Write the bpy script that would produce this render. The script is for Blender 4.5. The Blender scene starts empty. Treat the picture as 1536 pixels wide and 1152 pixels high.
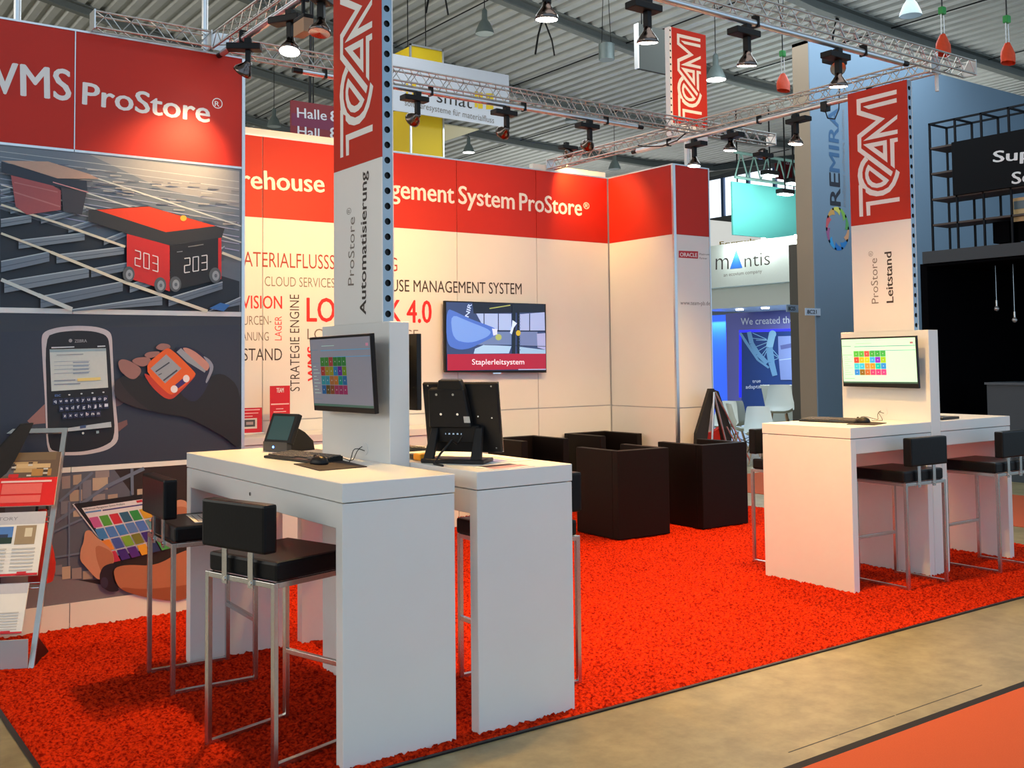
import bpy, bmesh, math, random
import numpy as np
from mathutils import Matrix, Vector
random.seed(7); np.random.seed(7)
S = bpy.context.scene; C = S.collection; PI = math.pi; R = math.radians

# ------------------------------------------------------------------ camera
EYE = Vector((0, 0, 1.6)); F, CX, CY = 1557.9, 768.0, 462.33
yaw, pitch, roll = .947735, .049971, -.010771
fw = Vector((math.cos(yaw)*math.cos(pitch), math.sin(yaw)*math.cos(pitch), math.sin(pitch)))
r0 = fw.cross(Vector((0, 0, 1))).normalized(); u0 = r0.cross(fw)
rt = math.cos(roll)*r0 + math.sin(roll)*u0; up = -math.sin(roll)*r0 + math.cos(roll)*u0
cd = bpy.data.cameras.new('camera'); cam = bpy.data.objects.new('camera', cd); C.objects.link(cam)
cam.matrix_world = Matrix(((rt.x, up.x, -fw.x, EYE.x), (rt.y, up.y, -fw.y, EYE.y), (rt.z, up.z, -fw.z, EYE.z), (0, 0, 0, 1)))
cd.sensor_width = 36; cd.lens = F/1536*36; cd.shift_y = -(576-CY)/1536; cd.clip_end = 300; cd.clip_start = .05
S.camera = cam
def ray(x, y): return rt*((x-CX)/F) - up*((y-CY)/F) + fw
def onX(x, y, X): d = ray(x, y); return EYE + d*(X/d.x)          # where a sight line meets a real wall plane
def onY(x, y, Y): d = ray(x, y); return EYE + d*(Y/d.y)
def onZ(x, y, z=0): d = ray(x, y); return EYE + d*((z-EYE.z)/d.z)
def atD(x, y, d): return EYE + ray(x, y)*d

# ------------------------------------------------------------------ world, exposure, lights
w = bpy.data.worlds.new('hall daylight'); S.world = w; w.use_nodes = True
w.node_tree.nodes['Background'].inputs[0].default_value = (.58, .79, 1.0, 1)
w.node_tree.nodes['Background'].inputs[1].default_value = 1.05
S.view_settings.view_transform = 'Standard'; S.view_settings.look = 'None'
S.view_settings.gamma = 1; S.view_settings.use_curve_mapping = False; S.view_settings.exposure = 0.0
def area(name, loc, sx, sy, e, col, rot=(0, 0, 0)):
    l = bpy.data.lights.new(name, 'AREA'); l.shape = 'RECTANGLE'; l.size = sx; l.size_y = sy; l.energy = e; l.color = col
    o = bpy.data.objects.new(name, l); o.location = loc; o.rotation_euler = rot; C.objects.link(o); return o
area('hall_roof_light', (5, 1.5, 7.6), 8, 3, 110, (1.0, .96, .90))
area('hall_roof_light', (13, 9, 7.2), 6, 4, 420, (.80, .93, 1.0))
area('hall_roof_light', (5, 13, 7.5), 8, 4, 200, (.9, .97, 1.0))
for x_, y_, e_ in ((3, 14, 8), (12, 15, 70), (21, 15, 170), (20, 26, 180), (8, 26, 40), (32, 30, 300), (14, 4, 110)): area('roof_fill', (x_, y_, 4.6), 5, 5, e_, (.98, 1.0, .97), (PI, 0, 0))   # added upward fill to brighten the roof, not lamps of the hall
WARM = (1.0, .57, .17)

# ------------------------------------------------------------------ materials
def lin(v): v /= 255; return v/12.92 if v <= .04045 else ((v+.055)/1.055)**2.4
def rgb(r, g, b): return (lin(r), lin(g), lin(b), 1)
MATS = {}
def mat(name, col, rough=.6, metal=0, emit=0, noise=0, nscale=20, bump=0, spec=.5, col2=None):
    if name in MATS: return MATS[name]
    m = bpy.data.materials.new(name); m.use_nodes = True; nt = m.node_tree; b = nt.nodes['Principled BSDF']
    b.inputs['Base Color'].default_value = col; b.inputs['Roughness'].default_value = rough
    b.inputs['Metallic'].default_value = metal; b.inputs['Specular IOR Level'].default_value = spec
    if emit:
        b.inputs['Emission Color'].default_value = col; b.inputs['Emission Strength'].default_value = emit
    if noise or bump:
        tc = nt.nodes.new('ShaderNodeTexCoord'); n = nt.nodes.new('ShaderNodeTexNoise')
        n.inputs['Scale'].default_value = nscale; n.inputs['Detail'].default_value = 6
        nt.links.new(tc.outputs['Object'], n.inputs['Vector'])
        if noise:
            mx = nt.nodes.new('ShaderNodeMix'); mx.data_type = 'RGBA'
            rp = nt.nodes.new('ShaderNodeMapRange'); rp.inputs[1].default_value = .3; rp.inputs[2].default_value = .7
            nt.links.new(n.outputs['Fac'], rp.inputs[0]); nt.links.new(rp.outputs[0], mx.inputs[0])
            c2 = col2 or tuple(c*(1-noise) for c in col[:3])+(1,)
            mx.inputs[6].default_value = c2; mx.inputs[7].default_value = col
            nt.links.new(mx.outputs[2], b.inputs['Base Color'])
        if bump:
            bp = nt.nodes.new('ShaderNodeBump'); bp.inputs['Strength'].default_value = bump; bp.inputs['Distance'].default_value = .01
            nt.links.new(n.outputs['Fac'], bp.inputs['Height']); nt.links.new(bp.outputs[0], b.inputs['Normal'])
    MATS[name] = m; return m
def flat(r, g, b): return mat('print %d %d %d' % (r, g, b), rgb(r, g, b), .45, noise=.04, nscale=60)
def glow(r, g, b, e=.8): return mat('screen %d %d %d' % (r, g, b), rgb(r, g, b), .25, emit=e)
white = mat('white laminate', (.78, .78, .76, 1), .32, noise=.03, nscale=3)
panelw = mat('white wall panel', (.80, .79, .77, 1), .5, noise=.03, nscale=2)
red = mat('red print film', (.54, .018, .006, 1), .55, noise=.05, nscale=2, spec=.4)
redcol = mat('red column film', (.52, .03, .014, 1), .5, noise=.05, nscale=3, spec=.2)
cream = mat('letter white', (.83, .82, .80, 1), .5, noise=.02)
alu = mat('aluminium', (.72, .73, .74, 1), .32, 1, noise=.06, nscale=40)
steel = mat('brushed steel', (.62, .61, .59, 1), .26, 1, noise=.12, nscale=80)
chrome = mat('chrome', (.8, .8, .8, 1), .08, 1)
black = mat('black plastic', (.008, .008, .009, 1), .4, noise=.2, nscale=30, spec=.3)
blackm = mat('black metal', (.009, .009, .010, 1), .5, noise=.2, nscale=30, spec=.25)
leather = mat('black leather', (.006, .006, .007, 1), .33, bump=.04, nscale=90, noise=.2, spec=.18)
leather2 = mat('black armchair leather', (.007, .004, .0035, 1), .5, bump=.06, nscale=70, noise=.2, spec=.16)
rubber = mat('mouse pad', (.03, .018, .015, 1), .8, noise=.2, nscale=90)
dark = mat('dark gap', (.05, .05, .05, 1), .8)
seam = mat('panel joint', (.22, .20, .18, 1), .7)
paper = mat('paper', (.8, .79, .76, 1), .6, noise=.03)
greyw = mat('grey text', rgb(120, 112, 104), .6)
dtext = mat('dark text', rgb(52, 44, 40), .6)
rtext = mat('red text', rgb(222, 34, 26), .5)
brtext = mat('brick text', rgb(160, 52, 40), .6)
bluegrey = mat('perforated upright paint', rgb(150, 178, 200), .4, .2, noise=.05)

# ------------------------------------------------------------------ object helpers
WM = {}
def put(o, parent=None, M=None):
    C.objects.link(o)
    if parent: o.parent = parent; WM[o.name] = WM[parent.name] @ (M or Matrix())
    else: WM[o.name] = M or Matrix()
    if M: o.matrix_basis = M
    return o
def tag(o, label=None, cat=None, group=None, kind=None):
    if label: o['label'] = label
    if cat: o['category'] = cat
    if group: o['group'] = group
    if kind: o['kind'] = kind
    return o
def thing(name, label, cat, loc=(0, 0, 0), rz=0, group=None, kind=None):
    o = bpy.data.objects.new(name, None); o.empty_display_size = .1
    put(o, None, Matrix.Translation(loc) @ Matrix.Rotation(rz, 4, 'Z'))
    return tag(o, label, cat, group, kind)
class MB:
    def __init__(s): s.v = []; s.f = []; s.mi = []; s.m = []; s.cur = 0; s.sm = []
    def use(s, m):
        if m not in s.m: s.m.append(m)
        s.cur = s.m.index(m); return s
    def add(s, vs, fs, smooth=False):
        n = len(s.v); s.v += [tuple(p) for p in vs]
        for f in fs: s.f.append([i+n for i in f]); s.mi.append(s.cur); s.sm.append(smooth)
        return s
    def box(s, a, b, M=None):
        x0, y0, z0 = a; x1, y1, z1 = b
        vs = [Vector(p) for p in ((x0,y0,z0),(x1,y0,z0),(x1,y1,z0),(x0,y1,z0),(x0,y0,z1),(x1,y0,z1),(x1,y1,z1),(x0,y1,z1))]
        if M: vs = [M @ p for p in vs]
        return s.add(vs, [(0,3,2,1),(4,5,6,7),(0,1,5,4),(1,2,6,5),(2,3,7,6),(3,0,4,7)])
    def cbox(s, a, b, c=.01, M=None):                     # box with chamfered edges all round
        bm = bmesh.new(); bmesh.ops.create_cube(bm, size=1)
        for v in bm.verts: v.co = Vector([(a[i]+b[i])/2 + v.co[i]*(b[i]-a[i]) for i in range(3)])
        bmesh.ops.bevel(bm, geom=bm.edges[:], offset=c, segments=2, profile=.6, affect='EDGES')
        bm.verts.index_update(); vs = [(M @ v.co) if M else v.co.copy() for v in bm.verts]
        s.add(vs, [[v.index for v in f.verts] for f in bm.faces]); bm.free(); return s
    def tube(s, a, b, r, n=8, r2=None, cap=True):
        a = Vector(a); b = Vector(b); d = (b-a).normalized(); q = d.orthogonal().normalized(); p = d.cross(q)
        r2 = r if r2 is None else r2; vs = []
        for i in range(n):
            t = 2*PI*i/n; e = q*math.cos(t)+p*math.sin(t); vs += [a+e*r, b+e*r2]
        fs = [(2*i, 2*((i+1) % n), 2*((i+1) % n)+1, 2*i+1) for i in range(n)]
        s.add(vs, fs, n > 6)
        if cap: s.add(vs, [[2*i for i in range(n)][::-1], [2*i+1 for i in range(n)]])
        return s
    def path(s, pts, r, n=6):
        for i in range(len(pts)-1): s.tube(pts[i], pts[i+1], r, n)
        return s
    def lathe(s, prof, n=20, M=None):                     # profile of (radius, z)
        vs = []
        for (r, z) in prof:
            for i in range(n):
                t = 2*PI*i/n; p = Vector((r*math.cos(t), r*math.sin(t), z)); vs.append(M @ p if M else p)
        fs = []
        for k in range(len(prof)-1):
            for i in range(n): j = (i+1) % n; fs.append((k*n+i, k*n+j, (k+1)*n+j, (k+1)*n+i))
        return s.add(vs, fs, True)
    def poly(s, pts): return s.add(pts, [list(range(len(pts)))])
    def prism(s, pts, d):                                 # polygon pts extruded by vector d
        n = len(pts); d = Vector(d); a = [Vector(p) for p in pts]; vs = a+[p+d for p in a]
        return s.add(vs, [list(range(n))[::-1], [n+i for i in range(n)]]+[(i, (i+1) % n, n+(i+1) % n, n+i) for i in range(n)])
    def build(s, name, m=None, parent=None, local=False, bevel=0):
        me = bpy.data.meshes.new(name); vs = [Vector(p) for p in s.v]; M = None
        if parent and not local:
            I = WM[parent.name].inverted(); vs = [I @ p for p in vs]
        if not parent:
            xs, ys, zs = [p.x for p in vs], [p.y for p in vs], [p.z for p in vs]
            o0 = Vector(((min(xs)+max(xs))/2, (min(ys)+max(ys))/2, min(zs))); vs = [p-o0 for p in vs]; M = Matrix.Translation(o0)
        me.from_pydata([tuple(p) for p in vs], [], s.f)
        for mm in (s.m or [m]): me.materials.append(mm)
        if s.m: me.polygons.foreach_set('material_index', s.mi)
        me.polygons.foreach_set('use_smooth', s.sm); me.update()
        if bevel:
            bm = bmesh.new(); bm.from_mesh(me)
            bmesh.ops.bevel(bm, geom=bm.edges[:], offset=bevel, segments=1, affect='EDGES'); bm.to_mesh(me); bm.free()
        return put(bpy.data.objects.new(name, me), parent, M)
def part(name, a, b, m, parent, c=0, local=False):
    q = MB()
    if c: q.cbox(a, b, c)
    else: q.box(a, b)
    return q.build(name, m, parent, local)
def copy_tree(o, parent=None, M=None):
    c = o.copy(); C.objects.link(c)
    if parent: c.parent = parent; WM[c.name] = WM[parent.name]
    if M: c.matrix_basis = M; WM[c.name] = M.copy()
    for ch in list(o.children): copy_tree(ch, c)
    return c

# ------------------------------------------------------------------ lettering
_tc = {}
def glyphs(s, bold):
    k = (s, bold)
    if k in _tc: return _tc[k]
    cu = bpy.data.curves.new('t', 'FONT'); cu.body = s; cu.resolution_u = 3; cu.offset = bold; cu.size = 1
    o = bpy.data.objects.new('t', cu); C.objects.link(o); dg = bpy.context.evaluated_depsgraph_get()
    me = bpy.data.meshes.new_from_object(o.evaluated_get(dg))
    vs = [(v.co.x, v.co.y) for v in me.vertices]; fs = [list(p.vertices) for p in me.polygons]
    bpy.data.objects.remove(o); bpy.data.curves.remove(cu); bpy.data.meshes.remove(me)
    _tc[k] = (vs, fs); return _tc[k]
CAP = None
def text(q, s, P0, P1, P2, m, bold=0.0, vis=None, off=0.0008, cap=.729):
    """letters on the plane through P0 (left end of baseline), P1 (right end of baseline), P2 (top of capitals above P0)."""
    P0, P1, P2 = Vector(P0), Vector(P1), Vector(P2)
    bd = max(0., bold); bold = min(0., bold); vs, fs = glyphs(s, bold)
    x0 = min(v[0] for v in vs); x1 = max(v[0] for v in vs)
    if vis:
        i, j = vis
        if i: a = glyphs(s[i:], bold)[0]; xa = x1-(max(v[0] for v in a)-min(v[0] for v in a))
        else: xa = x0
        if j < len(s): b = glyphs(s[:j], bold)[0]; xb = x0+(max(v[0] for v in b)-min(v[0] for v in b))
        else: xb = x1
    else: xa, xb = x0, x1
    U = P1-P0; V = P2-P0; V = V-U*(V.dot(U)/U.dot(U)); N = U.cross(V).normalized()
    if N.dot(EYE-P0) < 0: N = -N
    if isinstance(q, Letters): q.subs.append(MB()); q = q.subs[-1]
    sh = [(0, 0)] if not bd else [(-bd, 0), (bd, 0), (0, bd*.5), (0, -bd*.5)]
    q.use(m)
    for k, (sx_, sy_) in enumerate(sh): q.add([P0+U*((x+sx_-xa)/(xb-xa))+V*((y+sy_)/cap)+N*(off+k*.00003) for x, y in vs], fs)
    return q
class Letters(MB):                                        # every string becomes a part of its own
    def __init__(s): MB.__init__(s); s.subs = []
    def build(s, name, m=None, parent=None, local=False, bevel=0):
        if s.v: MB.build(s, 'printed_mark', m, parent, local)
        for k in s.subs: k.build('lettering', None, parent)

# ================================================================== SETTING
def zr(x):
    P = [(-20, 14.5), (-10, 12.5), (0, 10.9), (5, 9.85), (9, 9.05), (12, 8.62), (15, 8.22), (18, 8.08), (23, 8.0), (26, 8.15), (30, 8.9), (40, 12.0), (60, 16)]
    return float(np.interp(x, [p[0] for p in P], [p[1] for p in P]))
conc = mat('concrete', rgb(156, 146, 112), .42, noise=.3, nscale=.9, bump=.15)
nt = conc.node_tree
n2 = nt.nodes.new('ShaderNodeTexNoise'); n2.inputs['Scale'].default_value = 5; n2.inputs['Detail'].default_value = 9; n2.inputs['Roughness'].default_value = .7
tc2 = nt.nodes.new('ShaderNodeTexCoord'); nt.links.new(tc2.outputs['Object'], n2.inputs['Vector'])
m2 = nt.nodes.new('ShaderNodeMix'); m2.data_type = 'RGBA'; m2.blend_type = 'MULTIPLY'; m2.inputs[0].default_value = 1
rp2 = nt.nodes.new('ShaderNodeValToRGB'); rp2.color_ramp.elements[0].position = .32; rp2.color_ramp.elements[0].color = (.62, .60, .56, 1)
rp2.color_ramp.elements[1].position = .62; rp2.color_ramp.elements[1].color = (1.08, 1.06, 1.0, 1)
nt.links.new(n2.outputs['Fac'], rp2.inputs[0]); old = nt.nodes['Principled BSDF'].inputs['Base Color'].links[0].from_socket
nt.links.new(old, m2.inputs[6]); nt.links.new(rp2.outputs[0], m2.inputs[7]); nt.links.new(m2.outputs[2], nt.nodes['Principled BSDF'].inputs['Base Color'])
q = MB(); q.box((-14, -6, -.2), (60, 50, 0)); fl = tag(q.build('floor', conc), kind='structure')
q = MB()
p0, p1 = Vector((3.36, 2.845, .0006)), Vector((4.86, 2.845, .0006))
for a, b in ((3.40, 3.72), (3.725, 4.12), (4.13, 4.83)): q.box((a, 2.842, .0001), (b, 2.848, .0006))
q.build('floor_crack', dark, fl)
sheet = mat('ribbed roof sheet', rgb(196, 198, 194), .5, .1, noise=.12, nscale=2)
q = MB(); xs = []; x = -14.0
while x < 60:
    for dx, dz in ((0, 0), (.15, 0), (.19, .085), (.27, .085)): xs.append((x+dx, zr(x+dx)+dz))
    x += .31
vs = []
for (X, Z) in xs: vs += [(X, -6, Z), (X, 50, Z)]
q.add(vs, [(2*i, 2*i+1, 2*i+3, 2*i+2) for i in range(len(xs)-1)])
ceil = tag(q.build('ceiling', sheet), kind='structure')
beamm = mat('roof beam paint', rgb(122, 126, 122), .55, noise=.1)
def ibeam(Y, par, step=1.5, h=.22):
    q = MB(); X = -13.0
    while X < 58:
        X2 = X+step; z0, z1 = zr(X), zr(X2)
        for (ya, yb, za, zb) in ((-.09, .09, -h, -h+.03), (-.012, .012, -h+.03, -.03), (-.13, .13, -.03, -.001)):
            q.add([(X, Y+ya, z0+za), (X2, Y+ya, z1+za), (X2, Y+yb, z1+za), (X, Y+yb, z0+za), (X, Y+ya, z0+zb), (X2, Y+ya, z1+zb), (X2, Y+yb, z1+zb), (X, Y+yb, z0+zb)],
                  [(0,3,2,1),(4,5,6,7),(0,1,5,4),(2,3,7,6)])
        X = X2
    return q.build('roof_beam', beamm, par)
for Y in (3.8, 7.9, 12, 16.1, 20.3, 24.4, 28.5, 33, 38): ibeam(Y, ceil)
q = MB()
for X in (8.2, 11.4, 14.6, 17.9, 21.4, 26):       # thin conduits clipped under the sheet
    q.tube((X, 4, zr(X)-.03), (X, 45, zr(X)-.03), .014, 5)
tag(q.build('conduit', blackm, ceil), kind='stuff')
wdark = mat('far hall wall', rgb(96, 98, 98), .8, noise=.2, nscale=.6)
q = MB(); q.box((-14, 49, 0), (40, 49.3, 9)); tag(q.build('wall_north', wdark), kind='structure')
q = MB(); q.box((-14.3, -1, 0), (-14, 49, 2.5)); q.box((-14.3, -1, 9), (-14, 49, 13.2)); tag(q.build('wall_west_blocker', wdark), kind='structure')  # unseen side wall, added to hold back cool light from the west
q = MB(); q.box((-14.25, -1, 2.5), (-14.1, 49, 9)); tag(q.build('west_fill_band', mat('west fill glow', (1.0, .95, .86, 1), .3, emit=2.6)), kind='structure')  # unseen glowing band, added to brighten the west-facing column and desk sides
# far gable wall with a window band through which the daylight shows
Xe = 40.0
yw0, yw1 = onX(1104, 300, Xe).y, onX(1062, 300, Xe).y
q = MB(); q.box((Xe, -6, 0), (Xe+.3, 50, 8.9)); q.box((Xe, -6, 10.9), (Xe+.3, 50, 12.0)); q.box((Xe, -6, 8.9), (Xe+.3, yw0-6, 10.9)); q.box((Xe, yw1+6, 8.9), (Xe+.3, 50, 10.9))
we = tag(q.build('wall_east', wdark), kind='structure')
wf = mat('window frame blue', rgb(60, 84, 120), .5)
y = yw0-6
while y < yw1+6:
    q = MB(); q.box((Xe-.05, y, 8.9), (Xe+.1, y+.18, 10.9)); q.build('mullion', wf, we); y += 1.7
sky = mat('window daylight', (.80, .90, 1.0, 1), .3, emit=1.6)
q = MB(); q.box((Xe+.12, yw0-6, 8.9), (Xe+.14, yw1+6, 10.9)); tag(q.build('window_1', sky), kind='structure')

# ------------------------------------------------------------------ carpets
def pile():
    x0, x1, y0, y1 = .92, 8.62, 3.69, 9.0
    st = .0125; nx = int((x1-x0)/st); ny = int((y1-y0)/st)
    gx, gy = np.meshgrid(np.linspace(x0, x1, nx), np.linspace(y0, y1, ny))
    gx = gx+np.random.uniform(-.35, .35, gx.shape)*st; gy = gy+np.random.uniform(-.35, .35, gy.shape)*st
    big = np.sin(gx*9+np.sin(gy*5)*2)*np.sin(gy*7+np.sin(gx*6))*.002
    gz = .010+np.random.uniform(-.008, .010, gx.shape)+big
    gz[0, :] = gz[-1, :] = .0005; gz[:, 0] = gz[:, -1] = .0005
    v = np.stack([gx, gy, gz], -1).reshape(-1, 3)
    i = np.arange(nx*ny).reshape(ny, nx); a, b, c, d = i[:-1, :-1], i[:-1, 1:], i[1:, 1:], i[1:, :-1]
    f = np.stack([a, b, c, d], -1).reshape(-1, 4)
    me = bpy.data.meshes.new('shag_carpet'); me.vertices.add(len(v)); me.vertices.foreach_set('co', v.astype(np.float32).ravel())
    me.loops.add(f.size); me.loops.foreach_set('vertex_index', f.astype(np.int32).ravel())
    me.polygons.add(len(f)); me.polygons.foreach_set('loop_start', np.arange(0, f.size, 4, dtype=np.int32)); me.polygons.foreach_set('loop_total', np.full(len(f), 4, np.int32))
    me.update(); me.validate(); return me
cm = mat('red shag', (.60, .030, .005, 1), .95, noise=1, nscale=62, spec=.03, col2=(.20, .005, .001, 1))
for n_ in cm.node_tree.nodes:
    if n_.type == 'MAP_RANGE': n_.inputs[1].default_value = .37; n_.inputs[2].default_value = .60
me = pile(); me.materials.append(cm); o = put(bpy.data.objects.new('shag_carpet', me))
tag(o, 'bright red shag carpet covering the stand floor under the white desks', 'carpet')
q = MB(); q.box((.90, 3.672, 0), (8.64, 3.69, .008)); q.box((.90, 3.69, 0), (.92, 9.0, .008)); q.build('edge_tape', black, o)
om = mat('orange needle felt', (.50, .080, .018, 1), .9, noise=.12, nscale=200, bump=.2)
q = MB(); q.box((2.2, .5, .0005), (9.4, 2.70, .006)); o = tag(q.build('aisle_carpet', om), 'flat orange aisle carpet at the lower right corner', 'carpet')
q = MB(); q.box((2.2, 2.70, .0005), (9.4, 2.748, .004)); q.build('edge_tape', mat('black tape', (.012, .010, .011, 1), .6, spec=.15), o)
q = MB(); q.box((9.5, 2.9, .0005), (11.6, 9.8, .006)); tag(q.build('aisle_carpet', om), 'narrow strip of orange carpet seen beyond the right-hand desks', 'carpet')

# ================================================================== STAND WALLS
# ---- left wall, plane Y=6.75
YL = 6.75; L0, L1 = .45, 2.60; ZT = 3.675
q = MB(); q.box((L0, YL+.008, 0), (L1, YL+.06, ZT-.01)); wl = tag(q.build('wall_left', mat('wall core', (.6, .6, .6, 1), .7)), kind='structure')
for xa, xb in ((L0, 1.522), (1.530, L1)):
    q = MB(); q.box((xa, YL, 2.932), (xb, YL+.012, ZT)); q.build('panel', red, wl)
for z0, z1, nm in ((1.945, 2.915, 'p1'), (.978, 1.912, 'p2'), (.16, .945, 'p3')):
    q = MB(); q.box((L0, YL, z0), (L1, YL+.012, z1)); q.build('panel', {'p1': flat(104, 114, 126), 'p2': flat(52, 58, 70), 'p3': flat(70, 66, 74)}[nm], wl)
for z0, z1 in ((2.916, 2.931), (1.913, 1.944), (.946, .977)):
    for xa, xb in ((L0, 1.523), (1.528, L1)):
        q = MB(); q.box((xa, YL-.004, z0), (xb, YL+.012, z1)); q.build('joint_rail', alu if z0 > 2.9 else white, wl)
for xa, xb in ((L0, 1.523), (1.528, L1)): q = MB(); q.box((xa, YL-.006, 0), (xb, YL+.012, .159)); q.build('base_panel', white, wl)
q = MB(); q.box((1.523, YL-.003, 2.932), (1.529, YL+.01, ZT)); q.build('joint_rail', alu, wl)
q = MB(); q.box((L1, YL-.008, 0), (L1+.022, YL+.062, ZT)); q.build('corner_post', alu, wl)
q = MB(); q.box((L0, YL-.004, ZT), (L1, YL+.06, ZT+.012)); q.build('top_rail', alu, wl)
T = lambda x, y: onY(x, y, YL)
q = Letters(); text(q, 'WMS', T(-45, 135), T(106, 151), T(-45, 84), cream, .02); text(q, 'ProStore', T(124, 156), T(314, 184), T(124, 121), cream, .02)
text(q, 'R', T(322, 159), T(329, 160), T(322, 151), cream, .01)
q.use(cream); c = T(326, 155); q.add([c+Vector((math.cos(t)*r_, -.001, math.sin(t)*r_)) for r_ in (.036, .03) for t in [2*PI*i/16 for i in range(16)]], [(i, (i+1) % 16, 16+(i+1) % 16, 16+i) for i in range(16)])
q.build('lettering', None, wl)

ROUND = {'print %d %d %d' % c for c in ((150, 108, 104), (112, 82, 84), (24, 24, 30), (196, 188, 194), (24, 26, 34), (198, 142, 116), (176, 112, 84), (150, 84, 58), (30, 34, 62), (196, 140, 128), (226, 96, 34), (190, 58, 40), (140, 146, 164), (30, 26, 40), (44, 34, 40))} | {'screen 66 104 196', 'screen 104 146 226'}
def rounded(pts):
    for _ in range(2): pts = [((1-k)*a[0]+k*b[0], (1-k)*a[1]+k*b[1]) for a, b in zip(pts, pts[1:]+pts[:1]) for k in (.22, .78)]
    return pts
class Pic:                                                 # flat print built as thin layers on a real plane
    def __init__(s, plane, ox=0, oy=0, sc=1, step=.00025, nrm=(0, -1, 0)): s.q = MB(); s.pl = plane; s.o = (ox, oy, sc); s.k = 1; s.st = step; s.n = Vector(nrm)
    def zone(s, ox, oy, sc): s.o = (ox, oy, sc); return s
    def pt(s, x, y): ox, oy, sc = s.o; return s.pl(ox+x/sc, oy+y/sc)
    def p(s, m, *pts):
        pts = rounded(list(pts)) if m.name in ROUND and len(pts) > 4 else pts
        s.k += 1; s.q.use(m); s.q.poly([s.pt(*a)+s.n*(s.st*s.k) for a in pts]); return s
    def line(s, m, a, b, wd, wd2=None):
        ax, ay = a; bx, by = b; L = math.hypot(bx-ax, by-ay); nx, ny = -(by-ay)/L/2, (bx-ax)/L/2; w2 = wd if wd2 is None else wd2
        return s.p(m, (ax+nx*wd, ay+ny*wd), (bx+nx*w2, by+ny*w2), (bx-nx*w2, by-ny*w2), (ax-nx*wd, ay-ny*wd))
    def ell(s, m, cx, cy, rx, ry, n=18, rot=0):
        c_, s_ = math.cos(rot), math.sin(rot)
        return s.p(m, *[(cx+rx*math.cos(t)*c_-ry*math.sin(t)*s_, cy+rx*math.cos(t)*s_+ry*math.sin(t)*c_) for t in [2*PI*i/n for i in range(n)]])
    def tx(s, t, a, b, c, m, bold=0.): s.k += 1; text(s.q, t, s.pt(*a), s.pt(*b), s.pt(*c), m, bold, off=s.st*s.k); return s
    def done(s, name, par): return s.q.build(name, None, par)

# picture 1: robots on a storage grid (zone 4.151 px per photo px)
P = Pic(T, 0, 210, 4.151)
g1, g2, g3, dk, rl, rc = flat(118, 132, 146), flat(116, 126, 138), flat(142, 144, 146), flat(36, 42, 52), flat(205, 210, 205), flat(222, 214, 190)
P.p(g2, (0, 40), (600, 95), (1490, 195), (1490, 560), (900, 400), (300, 230), (0, 200))
P.p(flat(152, 152, 154), (560, 92), (1490, 195), (1490, 420), (1000, 300))
P.p(dk, (0, 430), (760, 660), (1490, 880), (1490, 1072), (440, 1052), (0, 1040))
for i in range(11):
    y0 = 70+i*34; P.line(flat(200-i*3, 202-i*3, 202), (max(0, -200+i*20), y0), (1488, y0+190+i*9), 3+i*.35)
random.seed(3)
for i in range(70):
    t = random.random(); x = 150+t*1300; yy = 110+x*.13+random.random()*(60+x*.13)
    P.line(random.choice([flat(126, 128, 136), flat(176, 176, 176), flat(104, 110, 126)]), (x, yy), (min(1485, x+70), yy+4), 9, 5)
RA = {1: [(-420, 700), (0, 872), (230, 968), (440, 1056), (700, 1170)], 2: [(-200, 510), (0, 585), (310, 702), (760, 885), (1280, 1068), (1500, 1150)], 3: [(-100, 370), (0, 408), (350, 520), (770, 668), (1490, 925)], 4: [(-100, 258), (0, 285), (760, 480), (1490, 690)]}
def ry(k, x): pts = RA[k]; return float(np.interp(x, [p[0] for p in pts], [p[1] for p in pts]))
def beam(k, xa, xb, h0, h1):
    xa2, xb2 = max(xa, 0), min(xb, 1488); ya, yb = ry(k, xa), ry(k+1, xb); f = lambda x: ya+(yb-ya)*(x-xa)/(xb-xa); hh = lambda x: h0+(h1-h0)*(x-xa)/(xb-xa)
    if xb2-xa2 < 5: return
    lim = lambda y_: min(y_, 1068)
    P.p(random.choice([flat(112, 126, 142), flat(104, 118, 134), flat(124, 136, 148)]), (xa2, lim(f(xa2))), (xb2, lim(f(xb2))), (xb2, lim(f(xb2)+hh(xb2))), (xa2, lim(f(xa2)+hh(xa2))))
    P.line(flat(172, 186, 194), (xa2, lim(f(xa2)+2)), (xb2, lim(f(xb2)+2)), 7); P.line(flat(76, 88, 104), (xa2, lim(f(xa2)+hh(xa2)*.55)), (xb2, lim(f(xb2)+hh(xb2)*.55)), 4)
for xa, xb in ((-260, 60), (-90, 190), (60, 340), (250, 530), (420, 700), (640, 900), (900, 1120), (1180, 1390)): beam(3, xa, xb, 36, 30)
for xa, xb in ((-330, 0), (-170, 190), (110, 520), (345, 765), (560, 960), (800, 1130), (1040, 1375), (1290, 1600)): beam(2, xa, xb, 54, 46)
for xa, xb in ((-400, -40), (-190, 300), (20, 545), (245, 755), (440, 1000)): beam(1, xa, xb, 74, 60)
P.line(rl, (0, 285), (760, 480), 7); P.line(rl, (520, 330), (1490, 640), 8); P.line(rl, (600, 245), (1490, 540), 8)
P.line(rc, (0, 408), (350, 520), 13); P.line(rc, (350, 520), (770, 668), 15); P.line(rc, (0, 585), (310, 702), 14); P.line(rc, (310, 702), (760, 885), 18); P.line(rc, (760, 885), (1280, 1068), 20)
P.line(rl, (0, 872), (230, 968), 22); P.line(rl, (230, 968), (440, 1056), 26); P.line(rc, (1370, 705), (1490, 750), 16)
P.p(flat(52, 110, 180), (1290, 1050), (1360, 1015), (1420, 1030), (1380, 1068))
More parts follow.
